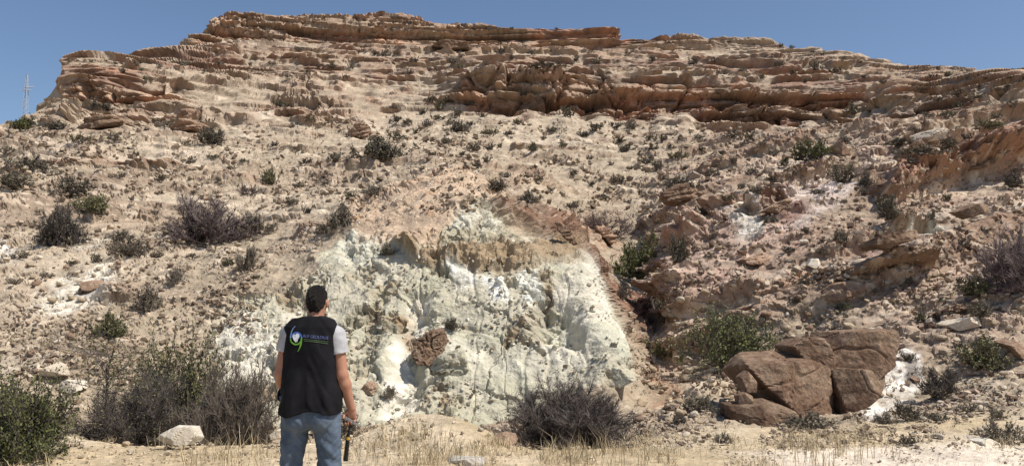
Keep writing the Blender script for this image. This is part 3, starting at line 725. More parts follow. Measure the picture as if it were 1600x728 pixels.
# ledges that stick out of the slopes, seen as dark-edged slabs
LEDGES = [
 ((1040,300),(1062,288),(1092,290),(1096,304),(1060,318),(1042,314)),
 ((545,208),(556,190),(574,192),(580,206),(566,216)),
 ((115,196),(128,180),(160,174),(186,182),(182,196),(150,202)),
 ((262,196),(284,186),(312,188),(310,200),(280,204)),
 ((668,70),(690,60),(730,60),(735,70),(700,76)),
 ((1192,330),(1212,318),(1240,306),(1240,316),(1214,330)),
 ((1480,262),(1510,250),(1560,244),(1560,254),(1516,266)),
 ((930,350),(948,352),(966,372),(958,384),(942,368)),
 ((866,344),(884,350),(904,378),(894,380),(874,360)),
 ((1160,404),(1190,396),(1214,398),(1206,410),(1170,414)),
]
LEDLAB = ['dark rock knob on scree above the gully with shrub on it', 'dark red hollowed block left of the big dark bush high up', 'dark overhanging ledge block on the slope below the left cliff',
 'brown ledge slab on the slope right of the left cliff', 'rust coloured slab at the foot of the summit cliff', 'dark red slab just left of the streaked whitish rock on the spur',
 'thin brown ledge slab slanting at the far right of the spur', 'slanting red ledge slab at the gully head below the purple bush', 'slanting brown ledge slab on the right flank of the outcrop crest', 'brown slab on the pinkish middle of the right slope']
for k, (pl, lb) in enumerate(zip(LEDGES, LEDLAB)):
    boulder(list(pl), [MAT_BROWN, MAT_RUST][k % 2], 90 + k, lb, None, None, 14, 0.3, 0.09, cat='rock ledge', name='rock_ledge', strat=1.6, emb=0.8)
print('boulders', round(time.time() - T0, 1))

AUTO = []
# loose stones: countable near ones as things, the gravel between as stuff
stone_meshes = {}
for mk, mt in (('tan', MAT_TAN), ('pale', MAT_PALE), ('rust', MAT_RUST), ('brown', MAT_BROWN)):
    for s in range(5):
        r = np.random.default_rng(200 + s)
        V, F = rock_shape(300 + s, 6 if s < 3 else 3, (r.uniform(0.8, 1.1), r.uniform(0.7, 1.0), r.uniform(0.5, 0.85)), 10, 0.05)
        stone_meshes[mk, s] = mesh_np('stone_' + mk, V, F, [mt], False)
def place_stone(px, py, w_px, mk, label, group, sd_):
    r = np.random.default_rng(sd_)
    p = at(px, py)
    s = w_px * 0.5 / FPX * p[1]
    o = link('stone', stone_meshes[mk, int(r.integers(0, 5))], None, p + np.array([0, s * 0.3, s * 0.22]))
    o.rotation_euler = (r.uniform(-0.35, 0.35), r.uniform(-0.35, 0.35), r.uniform(0, 6.28))
    o.scale = (s, s * r.uniform(0.8, 1.1), s * r.uniform(0.75, 1.0))
    look = ('small ' if w_px < 11 else 'large ' if w_px > 16 else '') + {'tan': 'tan stone', 'pale': 'pale stone', 'rust': 'reddish stone', 'brown': 'brown stone'}[mk]
    o['auto_look'] = look; AUTO.append((o, px, py, w_px))
    return tag(o, label, 'stone', group)
ZONES = [  # x0, x1, y0, y1, count, size range, kinds, label, group
 (1062, 1135, 560, 600, 12, (14, 24), ('pale', 'pale', 'tan'), 'pale rounded stone in the pile below the tall green bush', 'pale stones below the green bush'),
 (1000, 1066, 575, 665, 22, (11, 24), ('rust', 'tan', 'rust'), 'reddish brown stone tumbled in the gully mouth beside the dark bush', 'reddish stones in the gully mouth'),
 (1030, 1160, 600, 690, 22, (9, 18), ('pale', 'tan'), 'tan stone on the flat ground left of the large brown boulder', 'tan stones left of the large boulder'),
 (1020, 1300, 420, 530, 40, (9, 20), ('pale', 'tan', 'rust'), 'angular stone on the rubble slope around and above the green bush', 'stones on the rubble slope above the green bush'),
 (1300, 1600, 430, 530, 42, (9, 20), ('pale', 'tan', 'tan'), 'angular stone on the rubble slope at right above the boulder', 'stones on the right rubble slope'),
 (1440, 1600, 530, 690, 34, (8, 18), ('pale', 'tan'), 'stone on the stony bank right of the white streak', 'stones on the right bank'),
 (1080, 1420, 290, 420, 30, (8, 16), ('pale', 'tan', 'rust'), 'stone on the upper part of the pinkish right spur', 'stones on the upper right spur'),
 (0, 200, 520, 640, 22, (9, 22), ('pale', 'tan', 'rust'), 'stone on the low slope behind the left corner bush', 'stones on the low left slope'),
 (0, 320, 380, 520, 28, (8, 16), ('tan', 'rust', 'pale'), 'stone on the left slope around the white patches', 'stones on the left slope'),
 (100, 420, 685, 722, 16, (7, 16), ('pale', 'tan'), 'small pale stone on the dirt in front of the dry thicket', 'pale stones before the thicket'),
 (560, 1000, 640, 700, 16, (6, 13), ('tan', 'pale'), 'small stone on the dirt mound right of the man', 'stones on the dirt mound'),
]
sid = 0
for (x0, x1, y0, y1, n_, sz, kinds, lb, gp) in ZONES:
    r = np.random.default_rng(900 + sid)
    for k in range(n_):
        sid += 1
        place_stone(r.uniform(x0, x1), r.uniform(y0, y1), sz[0] + (sz[1] - sz[0]) * r.random() ** 2, kinds[int(r.integers(0, len(kinds)))], lb, gp, 5000 + sid)

def scatter_stuff(name, n_, seed, zone, smin, smax, mat_cols, label, far=95, poly=None):
    r = np.random.default_rng(seed)
    cube = np.array([[x, y, z] for x in (-1, 1) for y in (-1, 1) for z in (-1, 1)], float)
    CF = np.array([[0, 1, 3, 2], [4, 6, 7, 5], [0, 4, 5, 1], [2, 3, 7, 6], [0, 2, 6, 4], [1, 5, 7, 3]])
    x0, x1, y0, y1 = zone
    px = r.uniform(x0, x1, n_); py = r.uniform(y0, y1, n_)
    dn = fbm(px * 0.012, py * 0.02, 0 * px + 3, 3)
    keep = r.random(n_) < np.clip(0.38 + 2.0 * dn, 0.03, 1)
    keep &= ~((px > 1010) & (py < 560) & (r.random(n_) < 0.45)) if not poly else True
    if poly: keep &= poly_sd(px, py, poly) > 0
    else: keep &= ~((px > 400) & (px < 985) & (py > 330) & (py < 655) & (r.random(n_) < 0.96))
    px, py = px[keep], py[keep]
    yy = ZBUF[np.clip((py / 2).astype(int), 0, BH - 1), np.clip((px / 2).astype(int), 0, BW - 1)]
    k = yy < far; px, py, yy = px[k], py[k], yy[k]
    wp = (px > 70) & (px < 195) & (py > 430) & (py < 495) | (px > 1345) & (px < 1440) & (py > 550) & (py < 665) | (px > 1140) & (px < 1330) & (py > 290) & (py < 380)
    k = ~(wp & (r.random(len(px)) < 0.75)) if not poly else px > 0
    px, py, yy = px[k], py[k], yy[k]
    P = unproj(px, py, yy); n = len(P)
    sz = (smin + (smax - smin) * r.random(n) ** 3) * 0.5 / FPX * yy
    V = cube[None] * r.uniform(0.55, 1.0, (n, 8, 3))
    V *= np.stack([r.uniform(0.8, 1.3, n), r.uniform(0.6, 1.1, n), r.uniform(0.35, 0.8, n)], 1)[:, None] * sz[:, None, None]
    a = r.uniform(0, 6.28, n); b = r.normal(0, 0.35, n); c_ = r.normal(0, 0.35, n)
    ca, sa = np.cos(a), np.sin(a)
    x, y, z = V[..., 0], V[..., 1], V[..., 2]
    y, z = y * np.cos(b)[:, None] - z * np.sin(b)[:, None], y * np.sin(b)[:, None] + z * np.cos(b)[:, None]
    x, z = x * np.cos(c_)[:, None] - z * np.sin(c_)[:, None], x * np.sin(c_)[:, None] + z * np.cos(c_)[:, None]
    x, y = x * ca[:, None] - y * sa[:, None], x * sa[:, None] + y * ca[:, None]
    V = np.stack([x, y, z], -1) + P[:, None] + np.stack([0 * sz, sz * 0.3, sz * 0.15], 1)[:, None]
    F = CF[None] + (np.arange(n) * 8)[:, None, None]
    cl = np.array(mat_cols)[r.integers(0, len(mat_cols), n)] * r.uniform(0.7, 1.2, n)[:, None]
    me = mesh_np(name, V.reshape(-1, 3), F.reshape(-1, 4), [MAT_HILL], False, None, np.repeat(cl, 8, 0))
    return tag(link(name, me), label, 'gravel', None, 'stuff')
scatter_stuff('scree_gravel', 26000, 11, (0, 1600, 190, 700), 2.5, 11, [(0.40, 0.325, 0.24), (0.50, 0.41, 0.31), (0.22, 0.16, 0.115), (0.32, 0.24, 0.175)], 'small angular scree fragments strewn over the lower slopes')
scatter_stuff('dirt_gravel', 5000, 12, (0, 1600, 655, 728), 2, 6, [(0.55, 0.45, 0.32), (0.62, 0.53, 0.42), (0.42, 0.33, 0.23)], 'small pebbles strewn over the dirt in the foreground')
scatter_stuff('clay_chips', 2600, 13, (318, 995, 400, 672), 2.0, 8, [(0.56, 0.52, 0.42), (0.44, 0.42, 0.33), (0.66, 0.62, 0.53), (0.50, 0.47, 0.37), (0.36, 0.28, 0.19)], 'crumbled chips of pale clay rock lying over the outcrop face', 95, OUT)
scatter_stuff('spur_rubble', 2200, 14, (1010, 1600, 260, 640), 4, 15, [(0.41, 0.31, 0.235), (0.52, 0.42, 0.33), (0.28, 0.185, 0.135), (0.44, 0.33, 0.26)], 'angular rubble strewn between the ledges of the right slope')
print('stones', round(time.time() - T0, 1))

# ------------------------------------------------------------------ shrubs
def leaf_mat(name, col, col2, trans=0.25, rough=0.7):
    m, nt, b = new_mat(name)
    oi = nd(nt, 'ShaderNodeNewGeometry')
    ramp = nd(nt, 'ShaderNodeMix', data_type='RGBA')
    nt.links.new(oi.outputs['Random Per Island'], ramp.inputs['Factor'])
    ramp.inputs['A'].default_value = (*col, 1); ramp.inputs['B'].default_value = (*col2, 1)
    ob = nd(nt, 'ShaderNodeObjectInfo')
    hs = nd(nt, 'ShaderNodeHueSaturation')
    mr = nd(nt, 'ShaderNodeMapRange'); nt.links.new(ob.outputs['Random'], mr.inputs['Value'])
    mr.inputs['To Min'].default_value = 0.75; mr.inputs['To Max'].default_value = 1.3
    nt.links.new(mr.outputs[0], hs.inputs['Value']); nt.links.new(ramp.outputs['Result'], hs.inputs['Color'])
    nt.links.new(hs.outputs[0], b.inputs['Base Color'])
    b.inputs['Roughness'].default_value = rough
    return m
M_TWIG = leaf_mat('twig_grey_brown', (0.085, 0.07, 0.058), (0.17, 0.14, 0.115))
M_TWIGD = leaf_mat('twig_dark', (0.045, 0.038, 0.034), (0.11, 0.09, 0.08))
M_PURP = leaf_mat('twig_purplish', (0.11, 0.08, 0.078), (0.18, 0.14, 0.135))
M_BARK = leaf_mat('bark_dark', (0.05, 0.04, 0.03), (0.08, 0.065, 0.05))
M_GREEN = leaf_mat('leaf_green', (0.06, 0.074, 0.026), (0.18, 0.185, 0.072))
M_OLIVE = leaf_mat('leaf_olive', (0.075, 0.078, 0.035), (0.19, 0.18, 0.085))
M_GREYG = leaf_mat('leaf_grey_green', (0.10, 0.09, 0.06), (0.21, 0.185, 0.125))
M_STRAW = leaf_mat('straw', (0.46, 0.36, 0.21), (0.66, 0.55, 0.36))
M_STRAWD = leaf_mat('straw_grey', (0.24, 0.19, 0.115), (0.38, 0.31, 0.20))

def cones(S, E, w):
    """three-sided tapering twigs from S to E"""
    n = len(S)
    d = E - S; L = np.linalg.norm(d, axis=1)[:, None] + 1e-9; d = d / L
    a = np.cross(d, np.array([0.31, 0.77, 0.55])); a /= np.linalg.norm(a, axis=1)[:, None] + 1e-9
    b = np.cross(d, a)
    V = np.empty((n, 4, 3))
    for i in range(3):
        t = i * 2.0944
        V[:, i] = S + (a * math.cos(t) + b * math.sin(t)) * w[:, None]
    V[:, 3] = E
    F = np.array([[0, 1, 3], [1, 2, 3], [2, 0, 3]])[None] + (np.arange(n) * 4)[:, None, None]
    return V.reshape(-1, 3), F.reshape(-1, 3)

def leaves(Pc, size, r):
    n = len(Pc)
    a = r.normal(size=(n, 3)); a /= np.linalg.norm(a, axis=1)[:, None]
    b = np.cross(a, r.normal(size=(n, 3))); b /= np.linalg.norm(b, axis=1)[:, None] + 1e-9
    sz = size * r.uniform(0.6, 1.3, n)[:, None]
    V = np.stack([Pc - a * sz, Pc + b * sz * 0.45, Pc + a * sz, Pc - b * sz * 0.45], 1)
    F = np.array([[0, 1, 2], [0, 2, 3]])[None] + (np.arange(n) * 4)[:, None, None]
    return V.reshape(-1, 3), F.reshape(-1, 3)

def shrub_geo(seed, n1=14, n2=9, n3=10, tw=0.006, leaf_n=0, leaf=0.04, H=1.0, spread=1.0, droop=0.0, base=0.08):
    """unit shrub: half width 1, height H; returns stems, twigs, leaves (V,F)"""
    r = np.random.default_rng(seed)
    # main stems: dome directions, uneven lengths -> clumpy outline
    az = r.uniform(0, 6.283, n1); el = np.arcsin(r.uniform(0.08, 1.0, n1))
    ln = r.uniform(0.55, 0.88, n1)
    S1 = np.stack([r.normal(0, base, n1), r.normal(0, base, n1), np.zeros(n1)], 1)
    dirs = np.stack([np.cos(el) * np.cos(az) * spread, np.cos(el) * np.sin(az) * spread, np.sin(el) * H], 1)
    E1 = S1 + dirs * ln[:, None]
    i2 = np.repeat(np.arange(n1), n2); m2 = len(i2)
    t2 = r.uniform(0.3, 1.0, m2)[:, None]
    S2 = S1[i2] + (E1 - S1)[i2] * t2
    d2 = dirs[i2] * 0.5 + r.normal(size=(m2, 3)) * 0.5 + np.array([0, 0, 0.25 - droop])
    d2 /= np.linalg.norm(d2, axis=1)[:, None]
    E2 = S2 + d2 * (r.uniform(0.15, 0.42, m2)[:, None]) * np.array([1, 1, min(H, 1.2)])
    i3 = np.repeat(np.arange(m2), n3); m3 = len(i3)
    t3 = r.uniform(0.15, 1.0, m3)[:, None]
    S3 = S2[i3] + (E2 - S2)[i3] * t3
    d3 = d2[i3] * 0.7 + r.normal(size=(m3, 3)) * 0.55 + np.array([0, 0, 0.25 - droop])
    d3 /= np.linalg.norm(d3, axis=1)[:, None]
    E3 = S3 + d3 * r.uniform(0.06, 0.22, m3)[:, None]
    for A in (E1, S2, E2, S3, E3): A[:, 2] = np.maximum(A[:, 2], 0.01)
    st = cones(np.concatenate([S1, S2]), np.concatenate([E1, E2]), np.concatenate([np.full(n1, tw * 4), np.full(m2, tw * 1.8)]))
    tg = cones(S3, E3, np.full(m3, tw))
    lf = None
    if leaf_n:
        k = r.integers(0, m3, leaf_n)
        lp = S3[k] + (E3 - S3)[k] * r.uniform(0.2, 1.05, leaf_n)[:, None] + r.normal(0, 0.02, (leaf_n, 3))
        lp[:, 2] = np.maximum(lp[:, 2], 0.015)
        lf = leaves(lp, leaf, r)
    return st, tg, lf

def joined_geo(parts):
    off = 0; Vs = []; Fs = []
    for g in parts:
        Vs.append(g[0]); Fs.append(g[1] + off); off += len(g[0])
    return np.concatenate(Vs), np.concatenate(Fs)

def joined(parts, mats, name):
    Vs, Fs, Ms = [], [], []; off = 0
    for k, g in enumerate(parts):
        if g is None: continue
        Vs.append(g[0]); Fs.append(g[1] + off); Ms.append(np.full(len(g[1]), k)); off += len(g[0])
    return mesh_np(name, np.concatenate(Vs), np.concatenate(Fs), mats, False, np.concatenate(Ms))

# templates shared by the copies
SM, MM = {}, {}
for kind, (mt, ml) in {'dry': (M_TWIG, M_GREYG), 'dark': (M_TWIGD, M_GREYG), 'green': (M_TWIGD, M_GREEN), 'olive': (M_TWIG, M_OLIVE), 'grey': (M_TWIG, M_GREYG), 'purple': (M_PURP, M_GREYG)}.items():
    for v in range(4):
        sd_ = 1000 + v * 13 + len(kind) * 101
        lfn = {'dry': 250, 'dark': 500, 'green': 1500, 'olive': 1300, 'grey': 900, 'purple': 0}[kind]
        n3 = {'dry': 9, 'dark': 9, 'green': 5, 'olive': 5, 'grey': 6, 'purple': 10}[kind]
        st, tg, lf = shrub_geo(sd_, 20, 9, n3 + 2, 0.011, lfn * 2 + 300, 0.055, 0.95 + 0.08 * v, 1.0, 0, 0.22)
        MM[kind, v] = (joined([st, tg], [mt, mt], 'branches'), mesh_np('foliage', *lf, [ml]) if lf else None)
        st, tg, lf = shrub_geo(sd_ + 5, 14, 6, 5, 0.028, lfn // 3 + 420, 0.085, 0.9 + 0.1 * v, 1.0, 0, 0.32)
        SM[kind, v] = joined([joined_geo([st, tg]), lf], [mt, ml], 'small_shrub_' + kind)

def shrub(px, py, w, h, kind, label, group=None, seed=0, hero=None, Yd=None, cat='shrub', name='shrub', sink=0.04):
    p = at(px, py) if Yd is None else ground_at(px, Yd)
    if Yd is not None:
        p = np.array([(px - CX) / FPX * p[1] / 1.0, p[1], p[2]])
    sx = w * 0.5 / FPX * p[1] * 1.2
    sz = h / FPX * p[1] * 1.0
    r = random.Random(seed * 31 + int(px) * 7 + int(py))
    p[2] -= sink * sz; p[1] += 0.25 * sx
    rz = r.uniform(0, 6.28)
    if w < 26 and hero is None:
        o = link(name, SM[kind, r.randrange(4)], None, p)
        o.rotation_euler = (0, 0, rz); o.scale = (sx, sx, sz)
        return tag(o, label, cat, group)
    e = link(name, None, None, p)
    e.rotation_euler = (0, 0, rz)
    if hero:
        e.scale = (1, 1, 1)
        st, tg, lf = shrub_geo(hero['seed'], hero.get('n1', 22), hero.get('n2', 12), hero.get('n3', 14), hero.get('tw', 0.004) / max(sx, 0.05), hero.get('leaf_n', 0), hero.get('leaf', 0.03) / max(sx, 0.05), 1.0, 1.0, hero.get('droop', 0), hero.get('base', 0.15))
        sc = np.array([sx, sx, sz])
        e.rotation_euler = (0, 0, 0)
        c, s = math.cos(rz), math.sin(rz); Rm = np.array([[c, -s, 0], [s, c, 0], [0, 0, 1]])
        tf = lambda g: (((g[0]) @ Rm.T) * sc, g[1])
        link('branches', mesh_np('branches', *joined_geo([tf(st), tf(tg)]), [hero['tm']]), e)
        if lf: link('foliage', mesh_np('foliage', *tf(lf), [hero['lm']]), e)
    else:
        ms = MM[kind, r.randrange(4)]
        e.scale = (sx, sx, sz)
        link('branches', ms[0], e)
        if ms[1]: link('foliage', ms[1], e)
    return tag(e, label, cat, group)

D_ = dict
shrub(12, 722, 185, 152, 'green', 'dense dark green bush cut by the left edge in the bottom corner', None, 1, D_(seed=1, n1=34, n2=14, n3=9, tw=0.004, leaf_n=16000, leaf=0.017, tm=M_TWIGD, lm=M_GREEN), Yd=8.8)
shrub(228, 695, 205, 120, 'dark', 'wide dark twiggy thicket behind the whitish boulder at left', None, 2, D_(seed=2, n1=52, n2=15, n3=20, tw=0.0048, leaf_n=3600, leaf=0.02, tm=M_TWIGD, lm=M_OLIVE), Yd=12.4)
shrub(272, 620, 150, 185, 'olive', 'olive green shrub rising behind the dark thicket left of the man', None, 3, D_(seed=3, n1=26, n2=12, n3=9, tw=0.004, leaf_n=9500, leaf=0.022, tm=M_TWIGD, lm=M_OLIVE), Yd=13.6)
shrub(372, 700, 135, 145, 'dry', "grey-brown twiggy bush just left of the man's arm", None, 4, D_(seed=4, n1=44, n2=14, n3=20, tw=0.0042, leaf_n=600, leaf=0.02, tm=M_TWIG, lm=M_GREYG), Yd=12.2)
shrub(546, 660, 60, 60, 'dry', "grey twiggy bush partly behind the man's hammer hand", None, 5, D_(seed=5, n1=16, n2=10, n3=12, tw=0.0045, leaf_n=200, leaf=0.02, tm=M_TWIG, lm=M_GREYG), Yd=14.0)
shrub(898, 706, 190, 108, 'dark', 'large rounded dark dry bush below the right part of the pale outcrop', None, 6, D_(seed=6, n1=60, n2=16, n3=24, tw=0.0042, leaf_n=0, tm=M_TWIGD, lm=M_GREYG), Yd=11.3)
shrub(1152, 572, 142, 104, 'green', 'tall leafy green bush on the rubble left above the large boulder', None, 7, D_(seed=7, n1=30, n2=12, n3=9, tw=0.005, leaf_n=9000, leaf=0.028, tm=M_TWIGD, lm=M_GREEN))
shrub(994, 432, 72, 78, 'green', 'green bush growing in the gully right of the outcrop crest', None, 8, D_(seed=8, n1=20, n2=10, n3=8, tw=0.007, leaf_n=4000, leaf=0.045, tm=M_TWIGD, lm=M_GREEN))
shrub(950, 368, 100, 46, 'purple', 'purplish grey leafless bush above the gully bush', None, 9, D_(seed=9, n1=26, n2=12, n3=14, tw=0.010, leaf_n=0, tm=M_PURP, lm=M_GREYG))
shrub(1596, 452, 112, 112, 'dark', 'tall dark twiggy bush cut by the right frame edge', None, 10, D_(seed=10, n1=32, n2=12, n3=16, tw=0.006, leaf_n=300, leaf=0.03, tm=M_PURP, lm=M_GREYG))
shrub(1545, 572, 88, 52, 'olive', 'low bright green shrub on the stony slope at right', None, 11, D_(seed=11, n1=24, n2=10, n3=8, tw=0.005, leaf_n=5000, leaf=0.025, tm=M_TWIG, lm=M_OLIVE))
shrub(1476, 616, 58, 44, 'dry', 'grey rounded dry shrub right of the white streak', None, 12, D_(seed=12, n1=22, n2=11, n3=12, tw=0.005, leaf_n=150, leaf=0.02, tm=M_TWIG, lm=M_GREYG))
shrub(325, 380, 140, 82, 'dark', 'biggest dark leafless bush on the middle left slope', None, 13, D_(seed=13, n1=40, n2=13, n3=15, tw=0.010, leaf_n=500, leaf=0.05, tm=M_PURP, lm=M_OLIVE))
shrub(82, 380, 76, 66, 'dark', 'dark bush on the left slope above the white patch', None, 14, D_(seed=14, n1=28, n2=11, n3=13, tw=0.010, leaf_n=500, leaf=0.05, tm=M_TWIGD, lm=M_GREYG))
shrub(594, 248, 66, 46, 'dark', 'largest dark round bush high in the middle of the hill', None, 15, D_(seed=15, n1=28, n2=10, n3=10, tw=0.018, leaf_n=1500, leaf=0.09, tm=M_TWIGD, lm=M_GREYG))
# sparse tree with a dark stem
tp = ground_at(174, 12.2); tp = np.array([(174 - CX) / FPX * tp[1], tp[1], tp[2] + 0.25])
tr = tag(link('sparse_tree', None, None, tp), 'thin sparse little tree with dark crooked trunk by the dark thicket', 'tree')
r = np.random.default_rng(77)
pts = [np.array([0, 0, 0.0]), np.array([0.02, 0, 0.45]), np.array([-0.01, 0.02, 0.8]), np.array([0.08, 0, 1.15])]
S, E, W = [], [], []
for a, b, w in zip(pts[:-1], pts[1:], (0.034, 0.028, 0.022)):
    S.append(a); E.append(b + (b - a) * 0.6); W.append(w)
SB, EB, WB = [], [], []
for k in range(26):
    t = r.uniform(0.45, 1.15); a = np.array([0.03, 0, t]); d = np.array([r.normal() * 0.55, r.normal() * 0.45, r.uniform(0.05, 0.55)])
    SB.append(a); EB.append(a + d); WB.append(0.010)
    for q in range(9):
        u = r.uniform(0.3, 1); s0 = a + d * u; SB.append(s0); EB.append(s0 + r.normal(size=3) * 0.16 + [0, 0, 0.05]); WB.append(0.005)
link('trunk', mesh_np('trunk', *cones(np.array(S), np.array(E), np.array(W)), [M_BARK]), tr)
cr = link('crown', mesh_np('crown', *cones(np.array(SB), np.array(EB), np.array(WB)), [M_TWIGD]), tr)
eb = np.array(EB); kk = r.integers(0, len(eb), 1500)
link('foliage', mesh_np('foliage', *leaves(eb[kk] + r.normal(0, 0.07, (1500, 3)), 0.02, r), [M_OLIVE]), cr)

MIDS = [
 (400,364,52,32,'dry','grey shrub beside the right flank of the biggest leafless bush'),
 (140,332,58,34,'olive','green shrub right above the dark bush on the left slope'),
 (46,268,58,34,'dark','dark shrub upper left, above the left frame edge slope'),
 (14,292,50,28,'grey','grey shrub cut by the left frame edge below the skyline'),
 (108,306,64,28,'dark','wide low dark shrub on the upper left slope'),
 (327,222,42,32,'dark','dark round shrub right of the left cliff'),
 (533,357,48,38,'dark','dark shrub at the upper left shoulder of the pale outcrop'),
 (205,398,56,28,'dry','grey-brown shrub above the thin tree on left slope'),
 (184,374,42,16,'dry','low flat grey shrub above the grey-brown one on left slope'),
 (165,524,50,38,'olive','green shrub standing above the sparse tree'),
 (228,484,48,44,'dry','leafless shrub right of the green shrub over the thicket'),
 (272,442,36,30,'dry','round dry shrub left of the pale outcrop edge'),
 (386,420,32,40,'dry','upright dry shrub on the left shoulder of the outcrop'),
 (420,287,30,26,'olive','small green shrub in the open middle left slope'),
 (388,302,30,20,'purple','purplish low shrub left of the small green one'),
 (585,304,40,18,'dry','low grey shrub on the left side of the peach coloured crest'),
 (781,296,38,22,'dark','dark shrub behind the peach coloured crest'),
 (825,316,32,20,'dark','dark shrub right of the outcrop crest on the scree'),
 (1062,296,46,26,'dark','dark spreading shrub on the rock knob above the gully'),
 (1267,247,46,36,'green','dark green round bush under the right end of the cliff'),
 (1355,292,26,26,'dark','upright dark shrub beside the streaked whitish rock'),
 (1587,291,34,24,'dark','dark shrub near the right edge on the upper spur'),
 (1407,226,34,16,'grey','grey low shrub under the right end of the cliff'),
 (1483,231,36,16,'grey','grey-green shrub on the pink crest of the right spur'),
 (1540,202,48,20,'olive','wide olive shrub near the right end of the skyline slope'),
 (1440,240,60,20,'grey','long low grey shrub slanting along the spur crest'),
 (1394,340,44,32,'grey','grey-brown shrub above the pale green streak on the spur'),
 (1318,282,44,24,'grey','grey shrub left above the streaked whitish rock'),
 (1312,378,36,24,'grey','grey shrub below the streaked whitish rock'),
 (1540,492,44,24,'grey','grey shrub under the tall twiggy bush at right'),
 (1526,460,40,34,'olive','greenish shrub left of the tall twiggy bush at right'),
 (1060,408,34,40,'grey','pale grey shrub right of the gully bush'),
 (1040,556,44,30,'olive','small greenish shrub on rubble left of the tall green bush'),
 (975,466,30,24,'dry','dry shrub at the top of the dark red streak'),
 (1425,655,52,26,'dry','straw-grey shrub at the foot of the white streak'),
 (1385,662,30,18,'dry','small dry shrub right below the large boulder'),
 (1570,690,60,34,'dry','dry brownish weed clump at the lower right corner'),
 (1300,524,50,22,'purple','purplish dry shrub growing on top of the large boulder'),
 (30,200,40,20,'green','green bush on the left skyline below the pylon'),
 (85,200,38,16,'dark','low dark shrub on slope below the left cliff corner'),
 (152,172,40,14,'dark','dark shrub row under the left cliff face'),
 (850,106,48,14,'dark','long dark shrub patch on the bench above the middle cliff'),
 (716,204,32,20,'dark','dark shrub on the chute left of the middle cliff'),
 (606,622,26,20,'dry',"small dry shrub on the outcrop toe right of the man's hammer"),
 (706,514,22,20,'dark','small dark shrub alone on the face of the pale outcrop'),
 (604,398,14,22,'dark','tiny upright shrub on the pale green top of the outcrop'),
 (690,585,26,14,'dark','small dark tuft beside the boulder pair in the outcrop'),
 (1270,668,70,24,'dry','tangle of dry stalks below the large boulder'),
 (1095,640,50,26,'grey','grey shrub on flat ground left of the low brown slab'),
]
for k, (px, py, w, h, kd, lb) in enumerate(MIDS):
    shrub(px, py, max(w, 27), h, kd, lb, None, 50 + k)
